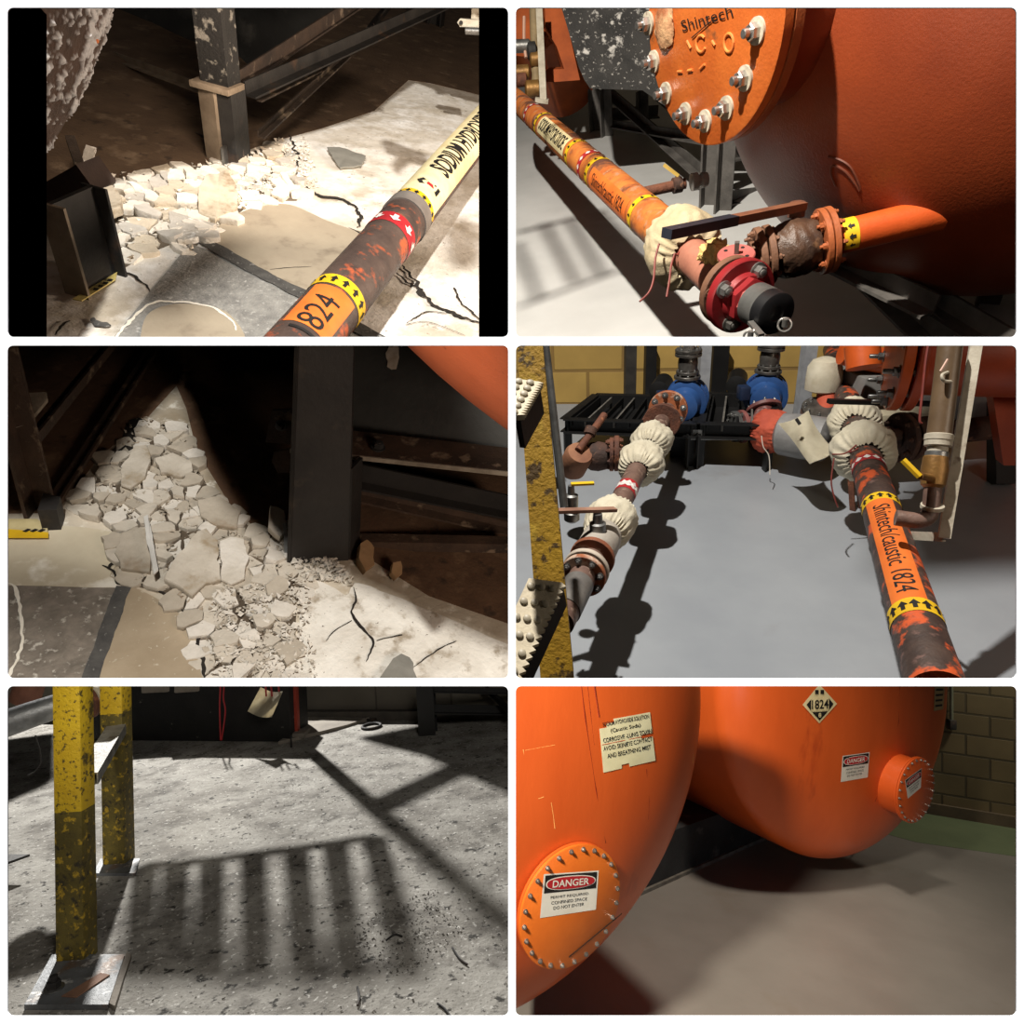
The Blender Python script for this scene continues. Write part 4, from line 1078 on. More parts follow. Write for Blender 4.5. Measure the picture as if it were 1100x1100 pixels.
bigslab([(166,500),(186,495),(207,502),(210,512),(196,518),(172,514)], QM[0], 'long flat slab on the upper right of the heap', .025, .035, (.05,.08), seed=6)
bigslab([(212,545),(236,540),(258,555),(254,572),(232,570),(216,562)], QM[1], 'flat slab on the right flank of the heap', .025, .035, (.06,.05), seed=7)
bigslab([(291,566),(304,568),(308,584),(300,592),(290,582)], QM[2], 'white block lying against the foot of the dark post', .04, .09, (.2,.2), seed=8)
bigslab([(384,596),(392,592),(400,600),(401,614),(392,620),(384,610)], M('tan_block',(170,136,98),(146,114,80),8,.85,0,.4), 'tan chip of concrete right of the dark post', .05, .06, (.2,.3), seed=9)
bigslab([(420,616),(428,614),(430,624),(424,630),(418,624)], M('tan_block',(170,136,98)), 'small round tan chip on the brown floor', .03, .05, (.2,.3), seed=10)
bigslab([(404,738),(420,712),(430,706),(438,712),(448,738)], M('slate_chip',(128,126,118)), 'grey pointed chip at the bottom edge of the white slab', .025, .03, (.02,.02), seed=11, name='concrete_chip')
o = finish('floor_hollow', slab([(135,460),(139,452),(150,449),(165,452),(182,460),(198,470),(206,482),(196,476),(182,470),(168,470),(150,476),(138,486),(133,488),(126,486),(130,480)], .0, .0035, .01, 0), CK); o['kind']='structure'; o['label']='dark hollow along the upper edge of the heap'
# --- steel frame
SA = M('frame3_brown',(84,64,50),(54,41,33),7,.75,0,.45,60,[((132,112,92),14,.62,.05)])
SBk = M('frame3_black',(44,40,37),(29,26,24),5,.65,0,.25,40,[((66,56,46),6,.64,.06)])
EDGE = M('frame3_edge',(150,138,122),(110,98,84),14,.7,0,.4,60)
# left leg
lb = fl(50,551); dL = B.depth(lb); kL = dL/F
t = thing('tank_stand', 'left steel leg of the tank stand with a small landing plate', 'stand', lb)
top = at(14,300,dL-.35)
bm = bmn(); sect(bm, fl(44,553), at(-12,330,dL-.3), 'L', 22*kL, 22*kL, .012, up=V((.3,-1,0))); finish('leg', bm, SA, t)
bm = bmn(); prism(bm, [at(x,y,dL-.12) for x,y in ((-10,458),(-6,432),(10,423),(50,421),(51,428),(28,456),(8,462))], V((0,0,-.014))); lab(finish('landing_plate', bm, EDGE, t),'pale landing plate')
bm = bmn(); prism(bm, [fl(46,571),fl(66,570),fl(70,556),fl(52,552)], V((0,0,.10))); finish('shoe', bm, SBk, t)
def beam(label, p, q, w, h, kind='L', mat=SA, up=V((0,0,1)), group='steel beams of the rubble tank stand'):
    bm = bmn(); sect(bm, p, q, kind, w, h, .01, up=up); return tag(finish('steel_beam', bm, mat), label, 'beam', group)
beam('upper sloping angle bar at the left, ending on the landing plate', at(132,350,B.depth(fl(132,350))*.93), at(30,474,dL-.06), 15*kL, 13*kL, 'L')
b2 = beam('lower sloping flat bar at the left, whitened at its foot', at(180,350,B.depth(fl(180,350))*.97), at(52,547,dL-.02), 15*kL, 7*kL, 'L')
bm = bmn(); prism(bm, [fl(2,577,.012),fl(52,577,.012),fl(51,566,.012),fl(40,558,.012),fl(2,558,.012)], V((0,0,.003)))
tl = tag(finish('tape_label', bm, M('tape_pale',(200,186,140),(180,164,118),9,.6)), 'dirty yellow edged label stuck to the floor at the left leg', 'label')
bm = bmn(); prism(bm, [fl(2,578,.0155),fl(52,578,.0155),fl(52,572,.0155),fl(2,568,.0155)], V((0,0,.001))); lab(finish('yellow_edge', bm, YELLOW, tl),'yellow edge')
for i,x in enumerate((24,32,40)):
    a_ = fl(x,571,.017); bm = bmn(); prism(bm, [a_, a_+V((.012,.002,0)), a_+V((.016,.02,0)), a_+V((.004,.018,0))], V((0,0,.001))); finish('mark', bm, INK, tl)
# centre post and what hangs on it
cb = fl(346,600); dC = B.depth(cb); kC = dC/F
t = thing('steel_post', 'wide dark steel post standing at the right edge of the rubble', 'post', cb)
pL, pR = fl(310,606), fl(374,602)
tL = at(319,360,dC-.5); tR = B.pl(380,360,pL,(pR-pL).cross(tL-pL).normalized())
bm = bmn(); prism(bm, [pL, pR, tR, tL], V((0,.014,0))); finish('web', bm, SBk, t)
bm = bmn(); sect(bm, pL+V((0,.05,0)), tL+V((0,.05,0)), 'box', .014, .10, up=V((0,1,0))); finish('flange', bm, SBk, t)
bm = bmn(); sect(bm, pR+V((0,.05,0)), pR.lerp(tR,.45)+V((0,.05,0)), 'box', .014, .10, up=V((0,1,0))); finish('flange', bm, SBk, t)
bm = bmn(); prism(bm, [at(x,y,dC-.05) for x,y in ((285,475),(292,441),(316,440),(316,478))], V((0,.012,0))); gp = lab(finish('gusset', bm, SA, t),'rusty gusset plate')
bm = bmn(); bolt(bm, at(302,457,dC-.06), V((0,-1,.3)), 4*kC, .5); finish('bolt', bm, STEELD, gp)
bm = bmn(); prism(bm, [at(x,y,dC-.02) for x,y in ((294,486),(313,482),(310,508),(298,508),(292,496))], V((0,.012,0))); finish('tab', bm, SA, t)
bm = bmn(); sect(bm, at(308,598,dC-.05), at(306,562,dC-.05), 'box', 4*kC, 2*kC); lab(finish('grey_strip', bm, ZINC, t),'grey strip')
# horizontal angle with a bolt
t = thing('steel_beam', 'horizontal angle beam with a bolt head, fixed to the wide dark post', 'beam', at(430,490,dC), 'steel beams of the rubble tank stand')
A0, A1 = at(312,481,dC-.10), at(600,512,dC-.02)
d_ = (A1-A0).normalized()
upv = V((0,0,1)); back = d_.cross(upv).normalized(); back = back if back.y>0 else -back
bm = bmn(); prism(bm, [A0,A1,A1+back*.16,A0+back*.16], V((0,0,-.012))); finish('top_flange', bm, SA, t)
bm = bmn(); prism(bm, [A0+V((0,0,-.0)),A1,A1+V((0,0,-.02)),A0+V((0,0,-.02))], back*-.006); jitter(bm,.001,60); lab(finish('worn_edge', bm, EDGE, t),'worn bright edge')
bm = bmn(); bolt(bm, A0.lerp(A1,.31)+back*.06+V((0,0,.0)), V((0,0,1)), 5*kC, .3); finish('bolt', bm, STEELD, t)
beam('second angle beam below the bolted beam, bright along its edge', at(384,512,dC+.1), at(600,556,dC+.35), 16*kC, 26*kC, 'L', SBk)
beam('third beam below, brown and sloping', at(380,530,dC+.15), at(600,580,dC+.5), 16*kC, 12*kC, 'L', SA)
beam('lowest beam, with a pale dusty top, right of the dark post', at(372,582,dC+.12), at(600,586,dC+.25), 14*kC, 14*kC, 'box', SA)
SK = M('saddle_dark',(50,50,47),(35,34,32),3,.6,0,.25,30,[((86,84,78),4,.66,.05)])
bm = bmn(); prism(bm, [at(x,y,dC+.12) for x,y in ((316,330),(600,330),(600,505),(440,482),(318,466))], V((0,.03,0)))
sk = tag(finish('saddle_plate', bm, SK), 'dark saddle plate rising above the bolted beam', 'plate')
bm = bmn(); n=18; c0 = at(422,384,dC+.115); vs=[]
for i in range(n):
    a = 2*PI*i/n; r = (8+4*mnoise.noise(V((math.cos(a)*2,math.sin(a)*2,1))))*kC; vs.append(c0+B.Ri@V((math.cos(a)*r*.9,0,math.sin(a)*r*1.7)))
prism(bm, vs, V((0,-.003,0))); lab(finish('salt_smear', bm, M('salt_smear',(176,164,150),(150,136,120),30,.9,0,.4), sk),'pale salt smear')
# orange tank corner
r1, r2, r3 = [B.ray(*q).normalized() for q in ((437,371),(482,413),(546,463))]
cd = (r1-r2).cross(r2-r3).normalized(); cd = cd if cd.dot(r2)>0 else -cd
RT3 = 2.05; be = math.acos(cd.dot(r2)); c3 = B.eye+cd*(RT3/math.sin(be)); print('P3 tank', math.degrees(be), c3, (c3-B.eye).length)
T3 = M('tank_orange_p3',(214,104,58),(198,92,48),4,.5,0,.12,90,[((150,66,40),22,.70,.03)])
bm = bmn(); hx = V((.9,.35,0)).normalized(); lathe(bm, c3, hx, [(-RT3*math.cos(i*PI/60),RT3*math.sin(i*PI/60)) for i in range(0,31)]+[(1.5,RT3),(1.5,0)], 96)
tag(finish('storage_tank', bm, T3, smooth=60), 'orange tank corner showing at the upper right', 'tank')
# --- light
LP = V((.0,-.66,6.2))
lamp('SPOT','floor_lamp', LP, 1700, fl(250,650), .07, (1,.96,.90), 110, .4)
lamp('AREA','aisle_fill', (1.2,.4,1.3), 24, (.0,4,.2), .6, (1,.80,.64))  # added unseen fill for the shaded floor
lamp('SPOT','tank_fill', (-.7,-.7,2.2), 330, at(512,402,1.6), .1, (1,.93,.82), 13, .6)  # added unseen spot that brightens the tank corner
overhead('shade_slab', 'unseen slab shaped to shade the floor right of the heap', 'added_shade', LP, [(186,418),(194,424),(203,445),(216,487),(250,555),(305,597),(345,612),(385,628),(470,668),(560,707),(640,745),(640,330),(186,300)], 2.75, BLK)  # added unseen slab, its outline taken from the shade edge
overhead('shade_slab', 'unseen slab shaped to shade the floor left of the heap', 'added_shade', LP, [(186,418),(160,448),(120,505),(88,540),(60,556),(-200,558),(-200,300),(186,300)], 2.3, BLK)  # added out of view to shade the left side
overhead('shade_bar', 'unseen bar added above the floor to cast a soft band on the grey pad', 'pipe', LP, [(-100,640),(60,648),(150,655),(150,668),(60,672),(-100,672)], 4.6, BLK)  # unseen bar added for the blurred band
# ================================================================== bay 4: pumps and caustic pipes
use(P4)
fl, at = B.fl, B.at
GREYFL = M('grey_epoxy_floor',(150,154,158),(141,145,150),2,.38,0,.02,30,[((128,126,126),1.2,.66,.08)],rvar=.06)
bm = bmn(); a,b_,c,d = fl(500,760), fl(1250,780), fl(1400,432), fl(480,428)
prism(bm, [a,b_,c,d], V((0,0,-.05))); struct('floor', bm, GREYFL, 'smooth grey painted floor around the caustic pipes')
# back wall of yellow blocks: vertical, along a level line of the picture
W0, W1 = fl(554,434), fl(1092,434)
wd_ = (W1-W0).normalized(); wn = V((0,0,1)).cross(wd_)
YBLOCK = blockmat('yellow_block',(196,160,84),(180,146,74),(150,118,60),.62,.30,.75,.016)
struct('wall_back', wallmesh(W0,W1,3.2,.15,1.5), YBLOCK, 'yellow painted block wall behind the pumps')
bm = bmn(); 
sect(bm, W0-wn*-.03+V((0,0,.05)), W1-wn*-.03+V((0,0,.05)), 'box', .03, .10)
struct('baseboard_back', bm, M('grey_skirt',(140,134,118),(120,112,98),5,.8), 'pale skirting along the block wall')

# --- black grated walkways in front of the wall
def walkway(label, q, z, n, group, cat='walkway'):
    """q: four pixel corners near-left, near-right, far-right, far-left at height z"""
    p = [fl(x,y,z) for x,y in q]
    t = thing('steel_walkway', label, cat, p[0]-V((0,0,z)), group)
    bm = bmn()
    for i in range(4): sect(bm, p[i], p[(i+1)%4], 'C', .06, .10)
    finish('frame', bm, BLK, t)
    bm = bmn()
    prism(bm, [x-V((0,0,.06)) for x in p], V((0,0,.012))); finish('pan', bm, BLK, t)
    for i in range(n):
        f = (i+.5)/n
        bm = bmn(); sect(bm, p[0].lerp(p[1],f)+V((0,0,.015)), p[3].lerp(p[2],f)+V((0,0,.015)), 'box', .012, .04)
        finish('slat', bm, GREYE if i%2 else BLK, t)
    for i in range(2):
        q0 = p[i].lerp(p[1-i], .03)
        bm = bmn(); sect(bm, q0-V((0,0,.03)), V((q0.x,q0.y,0)), 'L', .06, .06); finish('leg', bm, BLK, t)
    return t
walkway('black grated walkway by the left blue pump', [(606,457),(748,462),(752,433),(640,430)], .26, 9, 'walkways along the wall')
walkway('black grated walkway between the two blue pumps', [(752,462),(832,464),(828,430),(760,429)], .26, 5, 'walkways along the wall')
bm = bmn(); sect(bm, fl(742,466,.22), fl(792,466,.22), 'box', .05, .07)
tag(finish('support_bracket', bm, ZINC), 'short galvanised bracket under the walkway between the pumps', 'bracket')
# --- wall posts
def wallpost(x0, y0, x1, y1, dep, w, mat, label, kind='box'):
    base = fl(x1,y1,0.0)
    bm = bmn(); sect(bm, base, V((base.x,base.y,2.6)), kind, w, w, .01, up=V((1,0,0)))
    return tag(finish('steel_post', bm, mat), label, 'post', 'posts along the block wall')
GALV = M('galvanised',(168,170,172),(142,144,148),10,.5,0,.1)
DARKP = M('dark_post',(62,58,52),(40,37,33),8,.6)
for px_, py_, w, mt, lb in ((752,462,.075,GALV,'galvanised post beside the left blue pump'), (858,462,.085,GALV,'galvanised post right of the second blue pump'),
                        (676,452,.085,DARKP,'dark grey post standing at the end of the left walkway'), (697,438,.09,BLK,'black upright against the wall behind the left pump'),
                        (768,438,.13,BLK,'black upright on the wall between the two pumps')):
    wallpost(px_, 371, px_, py_, None, w, mt, lb)

# --- the two caustic lines
ZP = .45
RIGHT = Run(fl(1007,745,ZP), fl(891,366,ZP), B.px(fl(1000,722,ZP),28.5))
def pipe_thing(run, label, mat, s0=0, s1=None, cat='pipe', name='pipe'):
    m = run.ax((s0+(s1 or run.len))/2)
    t = thing(name, label, cat, m)
    bm = bmn(); run.tube(bm, s0, s1); finish('pipe_run', bm, mat, t)
    return t
t = pipe_thing(RIGHT, 'long rust mottled caustic pipe with the large orange label', PIPED)
S = RIGHT.s_at
def face(run, x, y): return run.face(run.s_at(x,y))
sa, sb = S(988,668), S(946,552)
ang = face(RIGHT, 968,610)
bm = bmn(); RIGHT.patch(bm, sa+.03, sb-.01, ang-.72, ang+.72)
lb_ = finish('pipe_label', bm, ORLAB, t); lab(lb_, 'orange pipe label with black lettering ending in 1824')
mid = (sa+sb)/2
tx = text_on('Shintech/caustic 1824', .082, RIGHT.fn(mid, ang, flip=-1), sx=(sb-sa)*.92/ (.082*9.6), maxlen=.014)
finish('lettering', tx, INK, lb_)
arrow_band(RIGHT, sa-.04, sa+.03, t, [YELLOW,INK], flip=1)
arrow_band(RIGHT, sb-.01, sb+.055, t, [YELLOW,INK], flip=1)
s = S(933,506); diamond_band(RIGHT, s-.035, s+.035, t, [REDTAPE,WHITEI])
s = S(909,417); arrow_band(RIGHT, s-.10, s+.06, t, [YELLOW,INK], na=8)
s = S(902,398); diamond_band(RIGHT, s-.06, s+.06, t, [REDTAPE,WHITEI])
for (x,y,seed,ro,ln,lbl) in ((928,484,1.3,32,.24,'nearer gathered canvas cover on the labelled right pipe'),(918,453,2.9,26,.24,'canvas cover behind the nearer one on the labelled right pipe')):
    c = RIGHT.ax(S(x,y))
    o = finish('canvas_cover', cloth_sleeve(c, RIGHT.d, RIGHT.r*1.12, B.px(c,ro), ln, None, seed), CANVAS, smooth=80)
    tag(o, lbl, 'cover', 'canvas flange covers')
# red tie wires
def wire(pxs, label, dep=None, mat=WIRE, r=.0035, cat='wire'):
    pts = [at(x,y,dep) if len(q)==2 else at(x,y,q[2]) for q in pxs for x,y in [q[:2]]]
    bm = bmn(); cord(bm, pts, r); return tag(finish('tie_wire', bm, mat), label, cat)
dR = B.depth(RIGHT.ax(S(925,485)))-.15
wire([(896,492),(893,515),(895,530),(900,545)], 'dark red wire hanging from the cover on the labelled pipe', dR-.02)
wire([(894,488),(908,487),(920,478),(912,486),(922,482)], 'red wire tied across the mouth of the canvas cover', dR+.02)
# the valve to the right of the covers: rust flange, pipe to the tank
c = at(968,470, B.depth(RIGHT.ax(S(922,465)))-.12)
axr = (fl(1090,472,c.z)-c); axr.z = 0; axr.normalize()
t = thing('tank_outlet_pipe', 'rusty flanged outlet pipe running right to the dark orange tank', 'pipe', c)
axp = V((1,.12,0)).normalized()
k = B.depth(c)/F
RR = Run(c, c+axp*2.4, 13*k)
bm = bmn(); RR.tube(bm); finish('pipe_run', bm, RUSTD, t)
flange(t, c-axp*3*k, axp, 27*k, 6*k, RUSTD, 8, 2.4*k, both=True)
flange(t, c+axp*6*k, axp, 26*k, 6*k, RUSTD, 8, 2.4*k)
bm = bmn(); lathe(bm, c+axp*12*k, axp, [(0,12*k),(4*k,17*k),(14*k,20*k),(30*k,20*k),(40*k,17*k),(48*k,12*k)], 28); jitter(bm,.008,9); finish('valve_body', bm, RUSTD, t)
cl = RIGHT.ax(S(925,468)); bm = bmn(); tube(bm,[cl, c],11*k); finish('branch', bm, RUSTD, t)
bm = bmn(); sect(bm, at(890,431,dR+.12), at(1012,434,dR+.2), 'box', .03, .022)
tag(finish('valve_lever', bm, BLK), 'long black valve lever lying across the labelled pipe', 'lever')
bm = bmn()
for x in (917,925): sect(bm, fl(x,548-((x-917)/3),.0), fl(x-3,500,.25), 'L', .03,.03)
tag(finish('pipe_support', bm, RUST), 'small rusty angle stand under the canvas covers', 'stand')

# --- left line, from the yellow stair to the pump
LEFT = Run(fl(596,678,ZP), fl(736,404,ZP), B.px(fl(622,628,ZP),15))
SL = LEFT.s_at
t = pipe_thing(LEFT, 'caustic feed pipe leading from the yellow stair to the left blue pump', PIPEB, SL(599,668), SL(722,432))
s = SL(668,527); diamond_band(LEFT, s-.05, s+.05, t, [REDTAPE,WHITEI])
s = SL(677,510)
# coupling and flange near the stair
def px(p,n): return B.px(p,n)
c = LEFT.ax(SL(616,633)); 
GREYP = M('grey_paint_pipe',(120,116,110),(96,92,88),8,.5,0,.2)
bm = bmn(); LEFT.tube(bm, SL(604,655), SL(622,628), rr=LEFT.r*1.08); lab(finish('pipe_end', bm, GREYP, t),'grey pipe end')
RUSTO = M('rust_orange',(170,98,58),(120,70,48),8,.6,0,.3,60,[((200,180,160),9,.6,.05)])
q = LEFT.r/.062
s0 = SL(622,618); flange(t, LEFT.ax(s0), LEFT.d, .105*q, .03*q, RUSTO, 8, .011*q, ZINC, both=True)
flange(t, LEFT.ax(s0+.05*q), LEFT.d, .108*q, .03*q, M('pale_flange',(196,184,168),(160,146,130),8,.6), 8, .011*q, RUST)
flange(t, LEFT.ax(s0+.17*q), LEFT.d, .108*q, .03*q, RUSTO, 8, .011*q, ZINC)
# grey valve with a clamp lever
PALEV = M('pale_valve',(176,168,156),(146,138,128),7,.55,0,.2,60,[((120,100,88),9,.66,.05)])
c = LEFT.ax(s0+.30*q)
t = thing('ball_valve', 'pale grey valve with a flat brown lever behind the yellow stair', 'valve', c)
bm = bmn(); lathe(bm, LEFT.ax(s0+.21*q), LEFT.d, [(0,.06*q),(.01*q,.092*q),(.05*q,.098*q),(.16*q,.098*q),(.22*q,.092*q),(.26*q,.08*q),(.30*q,.06*q)], 36); finish('valve_body', bm, PALEV, t)
bm = bmn(); lathe(bm, c+V((0,0,.08*q)), V((0,0,1)), [(0,.04*q),(.05*q,.04*q),(.055*q,.025*q),(.10*q,.022*q)], 20); finish('stem', bm, ZINC, t)
e0 = B.depth(c)-.02
bm = bmn(); sect(bm, at(661,547,e0), at(594,549,e0-.1), 'box', .03,.012); jitter(bm,.001); lab(finish('lever', bm, M('lever_brown',(156,118,98),(120,86,70),9,.6), t),'flat brown lever')
c2 = LEFT.ax(SL(652,560))
o = finish('canvas_cover', cloth_sleeve(c2, LEFT.d, LEFT.r*1.15, B.px(c2,27), .24, None, 4.1), CANVAS, smooth=80); tag(o,'canvas cover nearest the yellow stair on the left pipe','cover','canvas flange covers')
for (x,y,seed,ro,ln,lbl) in ((688,497,5.2,24,.24,'middle canvas cover on the left pipe, above the red tape'),(699,474,6.7,21.5,.24,'canvas cover nearest the left blue pump')):
    c = LEFT.ax(SL(x,y)); o = finish('canvas_cover', cloth_sleeve(c, LEFT.d, LEFT.r*1.15, B.px(c,ro), ln, None, seed), CANVAS, smooth=80); tag(o,lbl,'cover','canvas flange covers')
# small yellow-handled drain valve
p0 = at(614,545,B.depth(LEFT.ax(SL(640,580))))
t = thing('drain_valve', 'small silver drain valve with a yellow handle beside the left pipe', 'valve', p0)
bm = bmn(); lathe(bm, p0, V((0,0,1)), [(-.06,.018),(-.05,.03),(-.02,.03),(-.015,.024),(.02,.026),(.05,.026),(.055,.014),(.09,.012)], 16); finish('valve_body', bm, ZINC, t)
e = p0+V((0,0,.095)); bm = bmn(); sect(bm, e, at(638,519,B.depth(e)), 'box', .022,.008); lab(finish('handle', bm, YELLOW, t),'yellow handle')
# rusty side branch with a tall lever (left of the covers)
c = LEFT.ax(SL(688,492)); e = at(618,494, B.depth(c)+.05)
k = B.depth(e)/F
ax2 = (e-c).normalized()
t = thing('rusty_branch_valve', 'rusty branch valve with a round cap left of the canvas covers', 'valve', e)
bm = bmn(); tube(bm, [c,e],9*k); finish('pipe_run', bm, RUSTD, t)
flange(t, at(665,487,e0:=B.depth(e)-.03), ax2, 19*k, 5*k, RUST, 8, 1.8*k, both=True)
flange(t, at(659,488,e0), ax2, 18*k, 4*k, RUST, 8, 1.8*k)
bm = bmn(); lathe(bm, at(655,490,e0), ax2, [(0,9*k),(3*k,14*k),(12*k,16*k),(20*k,15*k),(26*k,11*k)], 28); finish('valve_body', bm, RUSTD, t)
RUSTCAP = M('rust_cap',(150,104,74),(120,78,56),6,.75,0,.3)
bm = bmn(); lathe(bm, at(619,494,e0-.02), V((.25,-.5,.75)), [(-22*k,0),(-21*k,11*k),(-15*k,15*k),(8*k,15*k),(13*k,13*k),(14*k,0)], 32); lab(finish('round_cap', bm, RUSTCAP, t),'round rust brown cap')
bm = bmn(); tube(bm, [at(621,484,e0-.08), at(636,464,e0-.02), at(649,446,e0+.08)], 4*k, 14); finish('lever', bm, RUST, t)
bm = bmn(); lathe(bm, at(633,467,e0-.03), V((.4,.6,.7)), [(0,6.5*k),(8*k,6.5*k)], 16); finish('collar', bm, RUSTD, t)

# --- blue pumps with silver risers
DSTEEL = M('pump_steel',(126,122,116),(84,80,76),12,.35,.7,.1)
def pump(cx, cy, dep, label, lean=0.0):
    c = at(cx,cy,dep); k = dep/F                       # metres per pixel of the photograph
    t = thing('booster_pump', label, 'pump', V((c.x,c.y,0)), 'blue pumps on the caustic lines')
    dn = V((LEFT.d.x,LEFT.d.y,0)).normalized()
    bm = bmn()
    lathe(bm, c-dn*14*k, dn, [(0,9*k),(2*k,15*k),(6*k,16*k),(8*k,13*k),(16*k,17*k),(22*k,20*k),(42*k,21*k),(52*k,20*k),(60*k,15*k),(66*k,14*k)], 40)
    finish('pump_body', bm, BLUE, t)
    for j in range(3):
        bm = bmn(); lathe(bm, c+dn*(3+13*j)*k, dn, [(0,19*k),(1.5*k,23*k),(4*k,23*k),(5.5*k,19*k)], 40); finish('casing_rib', bm, BLUE, t)
    up = V((lean,0,1)).normalized()
    b0 = c+dn*16*k+V((0,0,17*k))
    bm = bmn(); lathe(bm, b0, up, [(0,13*k),(4*k,10*k),(9*k,8*k)], 28); finish('outlet_neck', bm, BLUE, t)
    for f0,r in ((7,14),(12,12),(31,14),(35,14)): flange(t, b0+up*f0*k, up, r*k, 3.2*k, DSTEEL, 8, 1.2*k, ZINC, stud=.6)
    bm = bmn(); lathe(bm, b0+up*14*k, up, [(0,8*k),(2*k,10*k),(10*k,10.5*k),(14*k,10*k),(18*k,8*k)], 28); finish('check_valve', bm, DSTEEL, t)
    bm = bmn(); tube(bm, [b0+up*36*k, b0+up*2.2], 6.3*k, 28); lab(finish('riser', bm, CHROME, t),'silver riser pipe')
    bm = bmn(); lathe(bm, c+dn*40*k+V((-34*k,0,6*k)), dn, [(0,6*k),(1*k,11*k),(40*k,11*k),(42*k,5*k)], 28); finish('motor', bm, BLK, t)
    bm = bmn(); box(bm, c+V((-24*k,0,8*k)), 11*k,14*k,15*k, bev=1.5*k); finish('junction_box', bm, M('dark_blue_box',(30,46,74),(24,36,60),7,.5), t)
    bm = bmn(); sect(bm, V((c.x,c.y,0))+dn*20*k, c+dn*20*k, 'box', 26*k,40*k,up=dn); finish('pedestal', bm, BLK, t)
    return t, c, k
dL = B.depth(LEFT.ax(SL(724,430)))
tp, cp, k = pump(735,434, dL+.15, 'left blue pump with a silver flanged riser')
flange(tp, LEFT.ax(SL(718,441)), LEFT.d, 19*k, 5*k, RUSTO, 8, 2*k, ZINC, both=True, name='suction_flange')
flange(tp, LEFT.ax(SL(710,453)), LEFT.d, 17*k, 5*k, RUST, 8, 2*k, ZINC, name='suction_flange')
bm = bmn(); sect(bm, at(694,452,dL-.1), at(708,428,dL-.05), 'box', 9*k,2*k); lab(finish('lever', bm, RUST, tp),'rust red lever')
tp2, cp2, k = pump(822,428, dL+.35, 'blue pump standing right of the middle walkway', .03)
# reddish elbow and cross pipe of the second pump
c = at(818,452,dL+.1)
t = thing('suction_elbow', 'reddish brown elbow with a blanked silver flange below the second pump', 'pipe', c)
REDB = M('red_brown_paint',(140,84,78),(104,64,60),9,.55,0,.2,60,[((180,150,144),14,.64,.05)])
bm = bmn(); tube(bm, smooth_path([at(794,457,dL+.2), at(806,458,dL+.15), at(818,452,dL+.15), at(822,440,dL+.3)]), 10*k, 24); finish('elbow', bm, REDB, t)
flange(t, at(799,458,dL+.18), V((-1,-.1,0)), 17*k,4*k, REDB, 8, 1.6*k, ZINC, both=True)
flange(t, at(792,458,dL+.2), V((-1,-.1,0)), 16*k,5*k, ZINC, 8, 1.6*k, ZINC)
flange(t, at(821,441,dL+.28), V((0,.7,.7)), 18*k,4*k, REDB, 8, 1.6*k, ZINC)
# wrapped valve between the pump and the labelled pipe
ORCL = M('orange_cloth',(196,88,60),(170,70,48),8,.8,0,.3,100)
c = at(829,464,dL-.1); d_ = (at(898,474,dL-.35)-c).normalized()
o = finish('wrap_sleeve', cloth_sleeve(at(828,463,dL-.05), d_, 13*k, 21*k, 30*k, None, 8.4), ORCL, smooth=80); tag(o,'orange cloth sleeve at the left end of the wrapped valve','cover')
GREYWR = M('grey_wrap',(140,138,136),(118,116,114),9,.5,0,.2,60)
bm = bmn(); lathe(bm, at(836,465,dL-.12), d_, [(0,14*k),(4*k,20*k),(24*k,21*k),(44*k,20*k),(48*k,14*k)], 40, lambda i,a: 1+.06*mnoise.noise(V((math.cos(a)*2,math.sin(a)*2,i)))); tag(finish('wrapped_valve', bm, GREYWR), 'grey plastic wrapped valve under the big canvas flap', 'valve')
# big canvas flap with black tag
dd = B.depth(RIGHT.ax(S(905,470)))+.03
g = [[None]*13 for _ in range(9)]
cor = [(836,455),(868,442),(894,484),(872,500)]
bm = bmn()
for j in range(9):
    for i in range(13):
        u, w = j/8, i/12
        x = (cor[0][0]*(1-u)+cor[1][0]*u)*(1-w)+(cor[3][0]*(1-u)+cor[2][0]*u)*w
        y = (cor[0][1]*(1-u)+cor[1][1]*u)*(1-w)+(cor[3][1]*(1-u)+cor[2][1]*u)*w
        x += 2.2*math.sin(5*w+u*3); y += 1.5*math.sin(4*u+w*5)
        g[j][i] = bm.verts.new(at(x,y,dd+.16-.22*w+.05*(u-.5)**2*4+.015*math.sin(7*w+4*u)))
for j in range(8):
    for i in range(12): bm.faces.new((g[j][i],g[j][i+1],g[j+1][i+1],g[j+1][i]))
bmesh.ops.solidify(bm, geom=bm.faces[:], thickness=.02)
fo = tag(finish('canvas_flap', bm, M('canvas_light',(226,218,194),(206,196,170),9,.85,0,.2,160)), 'large stiff canvas flap with a black tag between the pumps and labelled pipe', 'cover')
bm = bmn(); prism(bm, [at(x,y,dd-.02) for x,y in ((854,451),(857,449),(861,455),(858,457))], V((0,.005,0))); lab(finish('maker_tag', bm, INK, fo),'small black tag')
# covered valve right of the flap: white hood, red neck
t = thing('hooded_valve', 'white hooded valve with a red neck behind the labelled pipe', 'valve', at(882,450,dL-.05))
bm = bmn(); lathe(bm, at(883,420,dL-.05), V((0,0,1)), [(0,12*k),(2*k,16*k),(12*k,17*k),(24*k,15*k),(30*k,12*k),(33*k,5*k)], 40, lambda i,a: 1+.07*mnoise.noise(V((math.cos(a)*2+4,math.sin(a)*2,i*.8)))); lab(finish('hood', bm, CANVAS, t),'white canvas hood')
bm = bmn(); tube(bm, [at(888,424,dL-.08), at(886,452,dL-.1)], 9*k, 24); lab(finish('neck', bm, ORCL, t),'red neck')
flange(t, at(881,440,dL-.12), V((-.1,-.35,.9)), 17*k,3*k, DSTEEL, 8, 1.5*k, ZINC)
flange(t, at(881,445,dL-.12), V((-.1,-.35,.9)), 18*k,3*k, RUSTD, 8, 1.5*k, ZINC)
